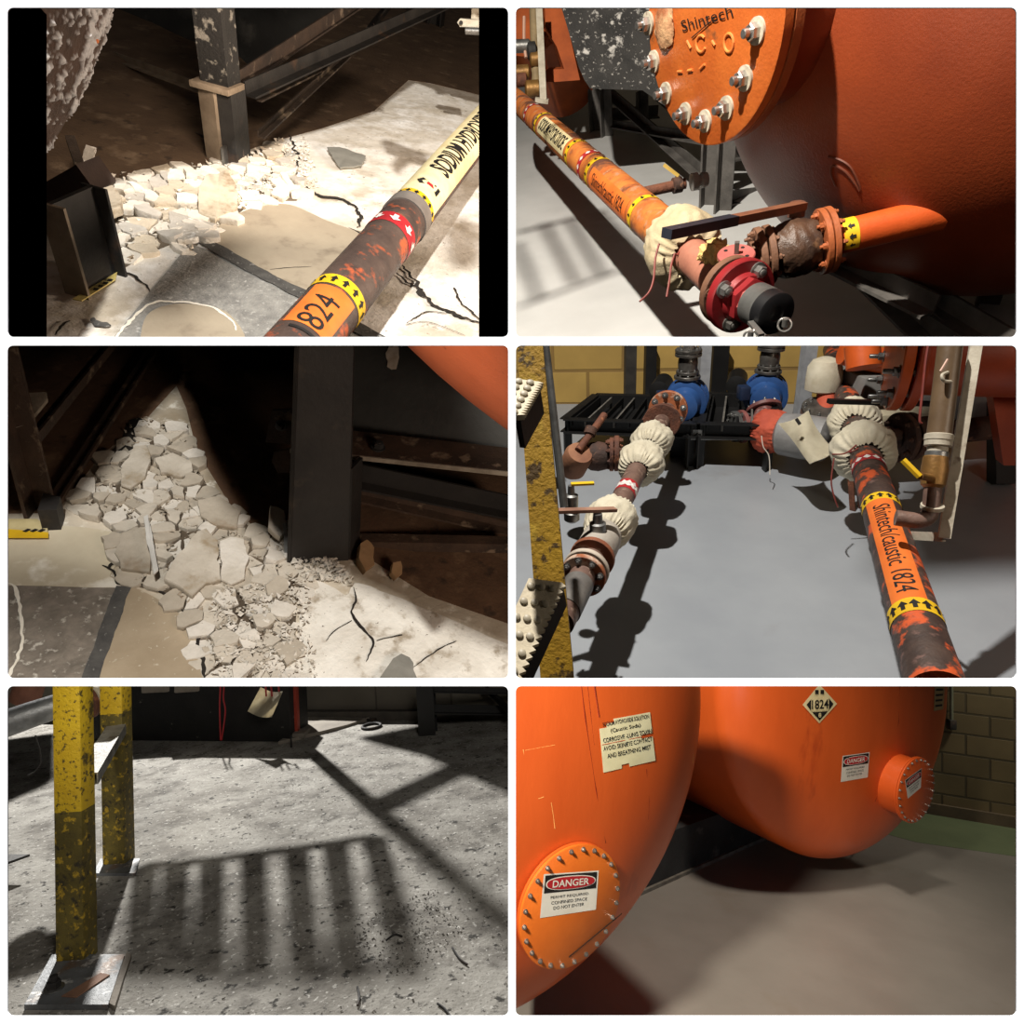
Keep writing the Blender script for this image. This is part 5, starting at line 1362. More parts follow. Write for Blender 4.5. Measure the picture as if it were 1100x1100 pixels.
# --- orange tank behind with its manway, right edge of the view
TANKD = M('tank_orange_dark',(176,70,32),(146,56,28),3,.45,0,.1,90,[((90,44,28),5,.68,.05)])
c = at(1130,395,4.0); axt = V((-1,.25,0)).normalized()
t = thing('storage_tank', 'dark orange storage tank with a bolted manway at the upper right', 'tank', V((c.x,c.y,0)))
bm = bmn(); lathe(bm, c-axt*1.2, axt, [(0,1.1),(.9,1.1),(1.0,1.07),(1.12,.95),(1.22,.72),(1.28,.4),(1.30,0)], 64); finish('shell', bm, TANKD, t)
mc = at(960,376,3.0)
mn = V((-1,.40,0)).normalized(); km = 3.0/F
bm = bmn(); lathe(bm, mc-mn*.05, -mn, [(0,.20),(.9,.20)], 48); finish('manway_neck', bm, TANKD, t)
flange(t, mc-mn*.10, mn, 64*km, .04, TANKD, 12, .014, ZINC, rb=.86, name='manway_flange')
flange(t, mc-mn*.045, mn, 64*km, .045, ORANGE, 12, .018, ZINC, rb=.86, name='manway_cover', stud=2.0)
bm = bmn(); prism(bm, [at(1066,420,3.0), at(1100,420,3.0), at(1100,500,3.0), at(1078,500,3.0)], V((.02,.08,0))); finish('saddle', bm, TANKD, t)
bm = bmn(); sect(bm, fl(1075,520,0), at(1075,430,B.depth(fl(1075,520))), 'box', .1,.1); 
tag(finish('tank_stand', bm, BLK), 'black steel leg under the dark orange tank', 'stand')
# orange pipe stub at the top
a_, b2 = at(872,378,4.2), at(925,380,3.9)
t = thing('orange_stub_pipe', 'orange stub pipe with a yellow arrow sticker behind the labelled pipe top', 'pipe', b2)
RS = Run(at(905,378,3.9), at(950,388,3.9), .075)
bm = bmn(); RS.tube(bm); finish('pipe_run', bm, ORANGE, t)
arrow_band(RS, RS.len*.3, RS.len*.3+.08, t, [YELLOW,INK], na=6)
bm = bmn(); tube(bm, [at(926,371,3.6), at(928,395,3.6)], .09, 24); finish('bracket', bm, ORANGE, t)
# grey box / sacks behind the lever
bm = bmn(); box(bm, at(975,424,4.1), .8,.4,.35, bev=.01); tag(finish('pump_plinth', bm, M('grey_block',(120,118,114),(98,96,92),5,.8)), 'grey concrete plinth behind the bolted manway', 'plinth')
bm = bmn(); box(bm, at(966,452,dR+.75), .40,.25,.16, bev=.04); jitter(bm,.015,5); tag(finish('cement_sack', bm, M('sack',(166,156,132),(140,130,108),8,.85,0,.3)), 'pale sack lying behind the rusty outlet flange', 'sack')
# --- vertical sample line and white strut
dv = 2.12
t = thing('sample_pipe', 'vertical brown sample pipe with couplings beside the white strut', 'pipe', at(1000,560,dv))
BRN = M('brown_plastic',(104,84,62),(84,66,48),7,.4,0,.1,60)
bm = bmn(); tube(bm, [at(1022,360,dv), at(1008,474,dv)], .036, 24); finish('pipe_run', bm, BRN, t)
for y,r,h in ((474,.042,.02),(480,.040,.02),(486,.03,.05),(496,.034,.03)):
    x = 1008-(y-474)*.12
    bm = bmn(); lathe(bm, at(x,y,dv), at(x+1.2,y-10,dv)-at(x,y,dv), [(0,r*.9),(.003,r),(h,r),(h+.003,r*.9)], 20); finish('coupling', bm, WHITEST if y<490 else ZINC, t)
bm = bmn(); lathe(bm, at(1002,524,dv), at(1003,514,dv)-at(1002,524,dv), [(0,.026),(.01,.036),(.06,.04),(.10,.036),(.11,.026)], 20); lab(finish('valve_body', bm, BRASS, t),'brass valve body')
bm = bmn(); tube(bm, [at(1002,514,dv-.02), at(988,511,dv-.06)], .012, 12); finish('stem', bm, BRASS, t)
bm = bmn(); sect(bm, at(988,512,dv-.07), at(970,494,dv-.05), 'box', .024,.01); lab(finish('handle', bm, YELLOW, t),'yellow handle')
bm = bmn(); tube(bm, smooth_path([at(1002,524,dv), at(1000,545,dv), at(996,556,dv), at(985,559,dv), at(962,556,dv+.02)]), .026, 20); lab(finish('elbow', bm, PIPEB, t),'brown elbow')
bm = bmn(); lathe(bm, at(1001,546,dv), V((0,0,1)), [(0,.034),(.012,.034)], 20); finish('coupling', bm, WHITEST, t)
t = thing('white_strut', 'tall white metal strut at the right with small screw hooks', 'strut', at(1015,576,dv-.05))
bm = bmn(); sect(bm, at(1014,578,dv+.02), at(1050,360,dv+.02), 'box', .034,.034); finish('channel', bm, WHITEST, t)
bm = bmn(); sect(bm, at(1014,577,dv+.02), at(976,575,dv+.25), 'L', .012,.03,.005); finish('foot_arm', bm, WHITEST, t)
bm = bmn(); tube(bm, smooth_path([at(1018,400,dv-.03),at(1012,403,dv-.05),at(1014,409,dv-.05),at(1022,410,dv-.03)]), .005, 10); finish('hook', bm, WHITEST, t)
wire([(997,371),(994,390),(991,420),(988,450),(990,455)], 'thin red wire hanging down past the black lever', 1.9)
wire([(1018,386),(1012,396),(1010,399)], 'short pale wire curled off the white strut', 1.85, M('pale_wire',(190,150,130)))
wire([(818,468),(820,480),(826,490),(827,510)], 'thin pale string hanging from the wrapped valve', dL-.35, M('pale_string',(200,190,176)),.003,'string')
# --- yellow stair at the left
YEL = M('worn_yellow',(190,148,36),(160,120,30),6,.6,0,.3,90,[((84,62,26),34,.575,.03),((214,176,60),12,.62,.05)])
d1 = 1.02+.12
t = thing('yellow_stair', 'worn yellow steel stair with studded treads at the left edge', 'stair', at(590,725,1.3))
bm = bmn(); prism(bm, [at(555,371,1.35), at(583,371,1.35), at(617,735,1.28), at(581,735,1.28)], (at(600,380,1.35)-at(590,380,1.35)).normalized()*.004+V((.0,.05,0))); finish('stringer', bm, YEL, t)
TREAD = M('tread_white',(206,194,168),(186,172,146),9,.7,0,.3,60)
def tread(q, d0, d1_, drop):
    p = [at(x,y,dd_) for (x,y),dd_ in zip(q,(d0,d0,d1_,d1_))]
    bm = bmn(); n = (p[1]-p[0]).cross(p[3]-p[0]).normalized()
    if n.dot(B.eye-p[0])<0: n=-n
    # serrated front edge
    ed = []; K = 15
    for i in range(K*2+1):
        f = i/(K*2); e = p[1].lerp(p[2], f); e = e + (p[1]-p[0]).normalized()*(.006 if i%2 else -.004); ed.append(e)
    poly = [p[0]]+ed+[p[3]]
    prism(bm, poly, -n*.012); tr = finish('tread', bm, TREAD, t)
    bm = bmn()
    for j in range(6):
        for i in range(3):
            q_ = (p[0].lerp(p[1],(i+.5)/3.3)).lerp(p[3].lerp(p[2],(i+.5)/3.3),(j+.5)/6)
            lathe(bm, q_, n, [(-.001,.0075),(.004,.007),(.006,.004)], 12)
    finish('stud', bm, M('stud_grey',(176,166,144),(150,140,120),9,.5), tr)
    bm = bmn(); prism(bm, [p[1]-n*.012,p[2]-n*.012,p[2]+drop,p[1]+drop], (p[0]-p[1]).normalized()*.01); finish('riser_lip', bm, BLK, tr)
tread([(568,621),(606,626),(556,732),(520,725)], 1.22, 1.10, V((.004,0,-.05)))
tread([(540,405),(581,410),(560,446),(520,446)], 1.20, 1.12, V((.004,0,-.06)))
bm = bmn(); tube(bm, [at(586,371,1.9), at(606,545,1.9)], .012, 10); tag(finish('conduit', bm, ZINC), 'thin grey conduit rising behind the yellow stair', 'conduit')
bm = bmn(); box(bm, at(583,380,3.6), .06,.06,.5); tag(finish('red_post', bm, REDTAPE), 'red painted post end at the top left behind the stair', 'post')
# --- light: one ceiling lamp over the aisle, an added unseen plate overhead shades the tank side
LP = V((-.15,2.3,4.6))
lamp('SPOT','aisle_lamp', LP, 1200, (.35,2.6,0), .05, (1,.955,.89), 125, .5)
overhead('aisle_shade', 'unseen plate added to shade the tank side of the aisle', 'added_shade', LP, [(1000,500),(965,540),(950,572),(958,600),(945,612),(960,626),(1000,618),(1050,619),(1080,612),(1125,616),(1125,500)], 3.5, BLK)
lamp('AREA','side_fill', (2.6,.3,1.8), 13, (1.6,3.0,.3), .7, (1,.85,.68))  # added unseen fill for the dark tank side
# ================================================================== bay 5: yellow posts on rough concrete
use(P5)
fl, at = B.fl, B.at
ROUGH = M('rough_grey_concrete',(172,169,162),(128,124,117),3.2,.92,0,1.0,30,[((96,92,86),6,.60,.10),((56,54,50),18,.62,.03),((52,50,46),60,.64,.03),((206,204,198),45,.63,.03)],detail=9)
bm = bmn(); prism(bm, [fl(-400,1250),fl(1000,1250),fl(900,765),fl(-200,765)], V((0,0,-.05))); struct('floor', bm, ROUGH, 'rough grey concrete floor with dark stains')
Wb = [fl(-60,771), fl(700,771)]
struct('wall_back', wallmesh(Wb[0],Wb[1],.9,.12,1), blockmat('dim_grey_wall',(118,112,100),(104,98,88),(84,78,70),.8,.4,.85), 'dim grey wall along the back of the floor')
bm = bmn(); sect(bm, Wb[0]+V((0,-.06,.04)), Wb[1]+V((0,-.06,.04)), 'box', .10,.09); struct('baseboard_back', bm, M('kerb_dark',(84,78,70),(66,62,56),6,.85,0,.3), 'low dark kerb at the foot of the back wall')
# black sump kerb
KERB = M('black_kerb',(26,25,24),(16,16,15),6,.75,0,.4,50,[((110,106,98),9,.70,.03)])
a_, b_ = fl(100,795), fl(312,797)
bm = bmn(); prism(bm, [a_,b_,b_+V((0,0,.62)),a_+V((0,0,.62))], V((0,.5,0))); jitter(bm,.004,7)
k_ = tag(finish('sump_kerb', bm, KERB), 'long black concrete kerb behind the yellow posts', 'kerb')
for x0,x1 in ((160,196),(196,226)):
    p_,q_ = a_+(b_-a_)*((x0-100)/212)+V((0,-.004,0)), a_+(b_-a_)*((x1-100)/212)+V((0,-.004,0))
    z_ = B.zat(p_,742); bm = bmn(); box(bm, (p_+q_)/2+V((0,.02,z_+.05)), (q_-p_).length*.94,.08,.13, bev=.012); jitter(bm,.008,9)
    tag(finish('pale_brick', bm, CONC), 'pale broken brick on the black kerb, '+('left' if x0<170 else 'right')+' of the pair', 'brick')
bm = bmn(); pts = [fl(x,y) for x,y in ((300,800),(360,785),(410,770),(380,768),(330,770),(312,790))]
prism(bm, pts, V((0,0,.03))); bmesh.ops.subdivide_edges(bm, edges=bm.edges[:], cuts=3, use_grid_fill=True); jitter(bm,.015,9); tag(finish('plaster_ledge', bm, CONC), 'pale ledge of broken plaster at the foot of the back wall', 'ledge')
# yellow posts
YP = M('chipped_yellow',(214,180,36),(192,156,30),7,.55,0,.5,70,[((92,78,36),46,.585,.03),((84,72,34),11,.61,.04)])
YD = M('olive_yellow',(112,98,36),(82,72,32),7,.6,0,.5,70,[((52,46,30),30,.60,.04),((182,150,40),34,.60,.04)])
b1, b2 = fl(83,1030), fl(128,927)
k1, k2 = B.depth(b1)/F, B.depth(b2)/F
def post(label, b, w, n, paint, low):
    t = thing('yellow_post', label, 'post', b)
    zc_ = .72
    zs = B.zat(b, n)
    for z0,z1,nm,pt in ((0,zs,'olive_column',low),(zs,2.2,'yellow_column',paint)):  # two tones split at one height: darker olive below, yellow above
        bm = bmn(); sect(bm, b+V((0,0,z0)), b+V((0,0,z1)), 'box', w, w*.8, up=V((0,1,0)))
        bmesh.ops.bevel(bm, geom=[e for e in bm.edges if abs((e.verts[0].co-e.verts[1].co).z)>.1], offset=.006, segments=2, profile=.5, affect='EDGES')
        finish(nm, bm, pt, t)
    return t
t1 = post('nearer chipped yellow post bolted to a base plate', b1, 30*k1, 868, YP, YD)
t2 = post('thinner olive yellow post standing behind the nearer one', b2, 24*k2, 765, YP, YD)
PLATE = M('base_plate_grey',(122,126,130),(96,98,100),8,.55,.2,.3,60,[((110,84,62),7,.62,.05),((196,196,194),14,.64,.04)])
bm = bmn(); q = [fl(26,1079,.02),fl(116,1079,.02),fl(134,1025,.02),fl(56,1025,.02)]; prism(bm, q, V((0,0,-.018)))
bp = lab(finish('base_plate', bm, PLATE, t1),'grey base plate')
c = fl(58,1062,.021); bm = bmn(); lathe(bm, c, V((0,0,1)), [(0,.034),(.004,.034),(.005,.02)], 24); finish('washer', bm, ZINC, bp)
bm = bmn(); bolt(bm, c+V((0,0,.004)), V((0,0,1)), .021, .9, False); finish('bolt', bm, STEELD, bp)
bm = bmn(); prism(bm, [fl(66,1071,.021),fl(82,1072,.021),fl(118,1048,.021),fl(108,1046,.021)], V((0,0,.004))); lab(finish('rust_scab', bm, M('rust_pale',(158,120,96),(120,88,70),9,.8), bp),'rusty scab')
bm = bmn(); g_ = [fl(116,1081),fl(136,1026),fl(141,1030),fl(124,1086)]; prism(bm, g_, V((0,0,.016))); bmesh.ops.subdivide_edges(bm, edges=bm.edges[:], cuts=4, use_grid_fill=True); jitter(bm,.006,30); lab(finish('grout_edge', bm, CONC, t1),'crumbling grout')
bm = bmn(); q = [fl(100,938,.015),fl(146,938,.015),fl(150,922,.015),fl(108,922,.015)]; prism(bm, q, V((0,0,-.014))); finish('base_plate', bm, PLATE, t2)
# brace between the posts
BRG = M('grey_brace',(150,148,140),(112,110,104),9,.6,.2,.4,60,[((88,82,74),12,.60,.05)])
z2 = B.zat(b2,786); z1 = B.zat(b1,865)
dn_ = (V((b1.x,b1.y,z1))-V((b2.x,b2.y,z2))); dn_.normalize()
p2 = at(125,784,B.depth(b2)-.06); p1 = at(92,838,B.depth(b1)+.10)
bm = bmn(); sect(bm, p2, p1, 'C', .09,.05,.006); tag(finish('cross_brace', bm, BRG), 'sloping grey channel brace joining the two yellow posts', 'brace')
# grey wrapped pipe at the left and odds behind it
FOIL = M('foil_wrap',(150,152,154),(104,106,108),9,.42,.4,.5,24)
d3 = 3.6; k3 = d3/F
bm = bmn(); tube(bm, [at(-20,787,d3), at(30,769,d3+.1), at(66,757,d3+.2)], [15*k3,14.5*k3,13.5*k3], 32); jitter(bm,.004,18)
tag(finish('wrapped_pipe', bm, FOIL), 'grey foil wrapped pipe at the left edge', 'pipe')
t = thing('rusty_valve', 'rusty flange and coupling between the two yellow posts', 'valve', at(100,752,d3+.3))
flange(t, at(91,755,d3+.3), (at(110,747,d3+.4)-at(91,755,d3+.3)), 20*k3, 6*k3, M('rust',(112,66,44)), 6, 2.2*k3, ZINC)
bm = bmn(); tube(bm, [at(96,753,d3+.3), at(112,746,d3+.4)], 11*k3, 20); finish('pipe_run', bm, ZINC, t)
bm = bmn(); lathe(bm, at(100,752,d3+.3), at(118,744,d3+.4)-at(100,752,d3+.3), [(0,14*k3),(2*k3,16*k3),(9*k3,16*k3),(11*k3,13*k3)], 24); finish('coupling', bm, CANVAS, t)
bm = bmn(); lathe(bm, at(30,741,d3+.6), loc((.3,0,1)) if 'loc' in globals() else V((.3,0,1)), [(-16*k3,14*k3),(-14*k3,17*k3),(20*k3,17*k3),(22*k3,14*k3)], 28); tag(finish('rusty_flange', bm, M('rust_pink',(140,92,72),(110,70,54),8,.75,0,.3)), 'rusty round fitting above the grey wrapped pipe', 'fitting')
bm = bmn(); cord(bm, [at(38,790,d3),at(43,805,d3),at(44,818,d3),at(38,828,d3),at(30,833,d3)], .004); tag(finish('loose_wire', bm, STEELD), 'thin dark wire curling below the wrapped pipe', 'wire')
bm = bmn(); prism(bm, [fl(-10,932,.09),fl(10,928,.09),fl(32,920,.09),fl(0,920,.09)], V((0,0,.012))); lp_ = tag(finish('dark_plate', bm, STEELD), 'dark steel plate sticking in at the left edge', 'plate')
# red strings, canvas scrap, red post
dk = B.depth(b_)-.05
for pts,lb in (([(237,733),(236,760),(237,795)],'long red string hanging over the black kerb, left one'),([(241,733),(240,750),(242,765),(238,795)],'long red string hanging over the black kerb, right one')):
    bm = bmn(); cord(bm, [at(x,y,dk) for x,y in pts], .007); tag(finish('red_string', bm, REDTAPE), lb, 'string')
bm = bmn(); n = 8; cs = [(280,738),(304,742),(292,770),(266,764)]; gr = []
for j in range(n+1):
    row = []
    for i in range(n+1):
        u,v = i/n, j/n
        x = (cs[0][0]*(1-u)+cs[1][0]*u)*(1-v)+(cs[3][0]*(1-u)+cs[2][0]*u)*v; y = (cs[0][1]*(1-u)+cs[1][1]*u)*(1-v)+(cs[3][1]*(1-u)+cs[2][1]*u)*v
        row.append(bm.verts.new(at(x,y+3*math.sin(3*u),dk-.1+.06*math.sin(4*u+2*v))))
    gr.append(row)
for j in range(n):
    for i in range(n): bm.faces.new((gr[j][i],gr[j][i+1],gr[j+1][i+1],gr[j+1][i]))
bmesh.ops.solidify(bm, geom=bm.faces[:], thickness=.01)
t = tag(finish('canvas_scrap', bm, CANVAS), 'white canvas scrap hanging on red strings left of the red post', 'cloth')
for x in (285,291,299):
    bm = bmn(); cord(bm, [at(x,733,dk-.1), at(x+1,748,dk-.1)], .008); finish('tie', bm, REDTAPE, t)
br = fl(318,792); kr = B.depth(br)/F
t = red_post = thing('red_post', 'slim red post with a pale edge at the back of the floor', 'post', br)
bm = bmn(); sect(bm, br, br+V((0,0,3.3)), 'box', 7*kr,7*kr, up=V((0,1,0))); finish('column', bm, M('red_post_paint',(176,66,44),(150,52,36),8,.6,0,.2), t, clip=False)
bm = bmn(); sect(bm, br+V((-5*kr,-.01,0)), br+V((-5*kr,-.01,3.3)), 'box', 3*kr,6*kr, up=V((0,1,0))); lab(finish('pale_edge', bm, WHITEST, t, clip=False),'pale edge strip')
bm = bmn(); box(bm, br+V((0,0,.03)), .22,.2,.05, bev=.015); jitter(bm,.012,12); finish('footing', bm, CONC, t)
bm = bmn(); lathe(bm, fl(313,803), V((0,0,1)), [(0,.008),(.10,.007)], 8); tag(finish('anchor_pin', bm, STEELD), 'small dark pin standing before the red post', 'pin')
# dark steel stand, right
bs = fl(460,788); ks = B.depth(bs)/F
t = thing('tank_stand', 'dark steel stand post with a horizontal beam at the back right', 'stand', bs)
bm = bmn(); sect(bm, bs, bs+V((0,0,.9)), 'I', 18*ks,18*ks,.012, up=V((0,1,0))); finish('post', bm, BLK, t)
for y0,y1,h_ in ((762,764,9),(741,744,6)):
    bm = bmn(); sect(bm, at(466,y0,B.depth(bs)), at(600,y1,B.depth(bs)+.2), 'L', h_*ks,h_*ks,.01); finish('beam', bm, BLK, t)
bm = bmn(); sect(bm, at(520,738,B.depth(bs)+.3), at(560,775,B.depth(bs)-.3), 'L', 5*ks,5*ks,.01); finish('brace', bm, BLK, t)
# iron ring lying on the floor
for cx_,cy_,r_,lb in ((399,780,.085,'larger dark iron ring lying on the floor near the back'),(400,772,.05,'smaller dark iron ring touching the larger one')):
    bm = bmn(); c = fl(cx_,cy_,.012); tube(bm, [c+V((math.cos(2*PI*i/28)*r_,math.sin(2*PI*i/28)*r_*1.2,0)) for i in range(29)], .013, 10, cap=False); bmesh.ops.remove_doubles(bm, verts=bm.verts[:], dist=1e-4)
    tag(finish('iron_ring', bm, STEELD), lb, 'ring')
# loose twigs and grit on the floor
for pts in ([(384,1060),(386,1072),(384,1080)],[(486,1018),(494,1030),(502,1036)],[(415,1010),(424,1004),(432,1006)],[(470,1078),(478,1084),(484,1092)]):
    bm = bmn(); cord(bm, [fl(x,y,.006) for x,y in pts], .004); tag(finish('wire_scrap', bm, STEELD), 'short bit of dark wire lying on the rough floor', 'wire', 'wire scraps on the rough floor')
crumbs([(10,1090),(545,1090),(545,900),(300,830),(150,940),(10,960)], 1500, 3, .0045, M('grit_grey',(90,86,80),(150,146,138),30,.9), 'dark and pale grit scattered over the rough floor', 'floor_grit')
crumbs([(380,985),(470,955),(500,1000),(440,1050),(380,1040)], 900, 5, .0045, M('grit_dark',(60,58,54),(96,92,86),30,.9), 'patch of dark grit on the rough floor by the railing shadow', 'floor_grit')
# --- light from a lamp high beyond the back wall; a guard rail between throws the striped shadow
LZ = 7.2; Ln = fl(214,702); LP = V((Ln.x,Ln.y,LZ))
lamp('SPOT','far_lamp', LP, 12000, fl(280,880), .16, (1,.97,.92), 90, .3)
t = thing('guard_rail', 'slatted guard panel hung beyond the floor, below the far lamp', 'railing', fl(300,760))
f1 = .84
def rp(x,y,f): S_ = fl(x,y); return LP+(S_-LP)*f
def bar(x0,y0,x1,y1,w):
    Sf, Sn = fl(x0,y0), fl(x1,y1); df = (Sf-Ln).length; dn = (Sn-Ln).length
    f2 = f1*df/dn
    a, b = LP+(Sf-LP)*f1, LP+(Sn-LP)*f2
    for p in (a,b):
        j = B.proj(p)
        if j[1] > 730: print('guard visible', j)
    return a, b
def gbar(a, b, w, nm): bm = bmn(); sect(bm, a, b, 'box', w, .03, up=(B.eye-a)); return finish(nm, bm, BLK, t, clip=False)
far = [(156,930),(189,928),(227,924),(272,918),(318,912),(360,906),(402,899)]; near = [(146,1050),(186,1051),(226,1051),(276,1051),(330,1051),(378,1050),(440,1048)]
ends = []
for (x0,y0),(x1,y1) in zip(far,near):
    a, b = bar(x0,y0,x1,y1,0); ends.append((a,b)); gbar(a, b, .105, 'slat')
for i in range(len(ends)-1):
    gbar(ends[i][0], ends[i+1][0], .035, 'rail'); gbar(ends[i][1], ends[i+1][1], .02, 'rail')
overhead('corner_shade', 'unseen plate added beyond the floor to shade its right back corner', 'added_plate', LP, [(385,792),(440,806),(545,853),(700,900),(700,772),(470,775)], 1.9, BLK)  # added unseen plate for the dark back corner
overhead('corner_shade', 'unseen plate added beyond the floor to shade its left back corner', 'added_plate', LP, [(-40,800),(62,787),(62,835),(8,858),(-40,880)], 1.9, BLK)  # added unseen plate for the opposite dark corner
lamp('SPOT','front_lamp', (-.9,-.4,3.6), 420, at(92,745,3.0), .2, (1,.93,.8), 17, .8)
lamp('AREA','room_fill', (.8,-.5,3.0), 70, fl(330,960), 1.2, (1,.93,.84))
zA = LZ*(fl(405,868)-br).length/(fl(405,868)-Ln).length
bm = bmn(); sect(bm, LP+(fl(405,868)-LP)*((LZ-zA)/LZ), LP+(fl(500,822)-LP)*((LZ-zA)/LZ), 'box', .11,.09); finish('arm', bm, STEELD, red_post, clip=False)
# ================================================================== bay 6: two orange tank ends
use(P6)
fl, at = B.fl, B.at
FL6 = M('grey_brown_floor',(128,124,120),(118,114,110),1.6,.34,0,.02,30,[((108,100,90),1.1,.66,.1)],rvar=.06)
W0, W1 = fl(960,867), fl(1092,889)
bm = bmn(); prism(bm, [fl(300,1300), fl(1500,1300), fl(1500,950), W1+(W1-W0)*2, W0-(W1-W0)*6], V((0,0,-.05))); struct('floor', bm, FL6, 'smooth grey floor in front of the orange tanks')
GRN = M('green_floor',(104,116,88),(94,106,80),2,.4,0,.02,30)
bm = bmn(); q = [fl(985,905), fl(1105,922), W1+(W1-W0)*.6, W0-(W1-W0)*.9, fl(930,890)]
prism(bm, [p+V((0,0,.0005)) for p in q], V((0,0,.0015))); g_ = struct('floor_green', bm, GRN, 'green painted strip of floor along the wall')
struct('wall_right', wallmesh(W0-(W1-W0)*8, W1+(W1-W0)*1.5, 3.0), blockmat('olive_block_wall',(128,112,78),(112,98,68),(84,74,52),.42,.21,.85), 'olive brown block wall behind the right tank')
bm = bmn(); n_ = V((0,0,1)).cross((W1-W0).normalized()); n_ = n_ if n_.dot(B.eye-W0)>0 else -n_
sect(bm, W0-(W1-W0)*3+n_*.03+V((0,0,.05)), W1+(W1-W0)+n_*.03+V((0,0,.05)), 'box', .05,.12); struct('baseboard_right', bm, M('skirt6',(98,84,64),(82,70,54),5,.8), 'low kerb along the block wall')
AL = math.radians(26); A = V((math.sin(AL),-math.cos(AL),0)); ER = V((math.cos(AL),math.sin(AL),0)); UP = V((0,0,1))
R = 1.28; HD = .36
TANK6 = M('tank_orange_bright',(222,98,40),(208,88,34),2.2,.36,0,.06,60,[((176,66,28),3,.70,.05)],stretch=(1,1,.35))
class Head:
    def __init__(s, c): s.c = c
    def t(s, rho): return HD*max(0.0,1-(rho/R)**2.4)**.55
    def hit(s, px, py, off=.003):
        r = B.ray(px,py); lo = 0.0
        def f(k):
            p = B.eye+r*k-s.c; ax = p.dot(A); rho = (p-A*ax).length
            return ax - (s.t(rho)+off) if rho < R*1.02 else 1e3
        k = max(.5, (s.c-B.eye).dot(r)/r.dot(r)-R-1); prev = None
        for i in range(4000):
            v = f(k)
            if v <= 0: break
            k += .002
        return B.eye+r*k
    def p(s, e, z, off=0.0): return s.c+ER*e+UP*z+A*(s.t(math.hypot(e,z))+off)
ZC = 1.43
def centre(px, py, dep):
    c = at(px,py,dep); return V((c.x,c.y,ZC))
H1 = Head(centre(505,767,2.86)); H2 = Head(centre(900,737,5.1))
print('tank gap', (H2.c-H1.c).dot(ER), (H2.c-H1.c).dot(A))
def build_tank(H, label, length):
    t = thing('storage_tank', label, 'tank', V((H.c.x,H.c.y,0)), None)
    bm = bmn(); prof = []
    for i in range(29):
        rho = R*math.sin(PI/2*i/28); prof.append((H.t(rho), rho))
    prof += [(-.02,R),(-.5,R),(-length,R),(-length,0)]
    lathe(bm, H.c, A, prof, 144); finish('shell', bm, TANK6, t, smooth=60)
    return t
T1_ = build_tank(H1, 'nearer orange tank with the cream caustic soda notice', 3.2)
T2_ = build_tank(H2, 'farther orange tank with the black and white 1824 placard', 3.2)
COVER = M('cover_orange',(226,116,40),(212,104,34),5,.38,0,.08,80)
def manway(t, H, e, z, r, out, nb, cover):
    nrm = (A*.985+ER*.06-UP*.08).normalized()
    c = H.p(e,z,0)+nrm*out
    bm = bmn(); lathe(bm, c-nrm*.5, nrm, [(0,r*.90),(.48,r*.90)], 56); lab(finish('manway_neck', bm, TANK6, t),'short neck')
    bm = bmn(); lathe(bm, c-nrm*.03, nrm, [(0,r*.97),(.003,r),(.012,r),(.015,r*.98)], 72); finish('manway_flange', bm, TANK6, t)
    bm = bmn(); lathe(bm, c-nrm*.014, nrm, [(0,r*.98),(.002,r),(.012,r),(.014,r*.985)], 72); mf = finish('manway_cover', bm, cover, t)
    d,s,u = frame(nrm)
    for k in range(nb):
        a = 2*PI*(k+.35)/nb; q = c+(s*math.cos(a)+u*math.sin(a))*r*.93
        bm = bmn(); bolt(bm, q, nrm, r*.026, .55); finish('bolt', bm, CHROME, mf)
    return mf, c, nrm
m1, c1, n1 = manway(T1_, H1, .365, -.69, .245, .05, 24, COVER)
m2, c2, n2 = manway(T2_, H2, .25, -.66, .235, .15, 24, TANK6)
print('manways', B.proj(c1), B.proj(c2))
# ---- signs
def flatmap(q, fn):
    """(u,v) in 0..1 over a pixel quad tl,tr,br,bl -> surface"""
    def g(u,v):
        x = (q[0][0]*(1-u)+q[1][0]*u)*(1-v)+(q[3][0]*(1-u)+q[2][0]*u)*v
        y = (q[0][1]*(1-u)+q[1][1]*u)*(1-v)+(q[3][1]*(1-u)+q[2][1]*u)*v
        return fn(x,y)
    return g
def sheet(parent, name, g, u0, v0, u1, v1, mat, off, nrm, n=8, clip=None):
    bm = bmn(); gr = [[bm.verts.new(g(u0+(u1-u0)*i/n, v0+(v1-v0)*j/n)+nrm*off) for i in range(n+1)] for j in range(n+1)]
    for j in range(n):
        for i in range(n): bm.faces.new((gr[j][i],gr[j+1][i],gr[j+1][i+1],gr[j][i+1]))
    return finish(name, bm, mat, parent)
def words(parent, s, g, uc, vc, hgt, wid, aspect, mat, off, nrm, bold=0.0, name='lettering', size_w=None):
    """line of capitals centred at (uc,vc); wid and hgt as fractions of the sign"""
    bm = text_tris(s, 1.0, bold, None)
    xs = [v.co.x for v in bm.verts]; ys = [v.co.y for v in bm.verts]
    w = max(xs)-min(xs); h = max(ys)-min(ys); xm = (max(xs)+min(xs))/2; ym = (max(ys)+min(ys))/2
    for v in bm.verts: v.co = g(uc+(v.co.x-xm)/w*wid, vc-(v.co.y-ym)/h*hgt)+nrm*off
    return finish(name, bm, mat, parent)
SIGNW = M('sign_white',(236,232,222),(222,216,204),9,.45)
SIGNR = M('sign_red',(186,40,48),(172,34,42),9,.4)
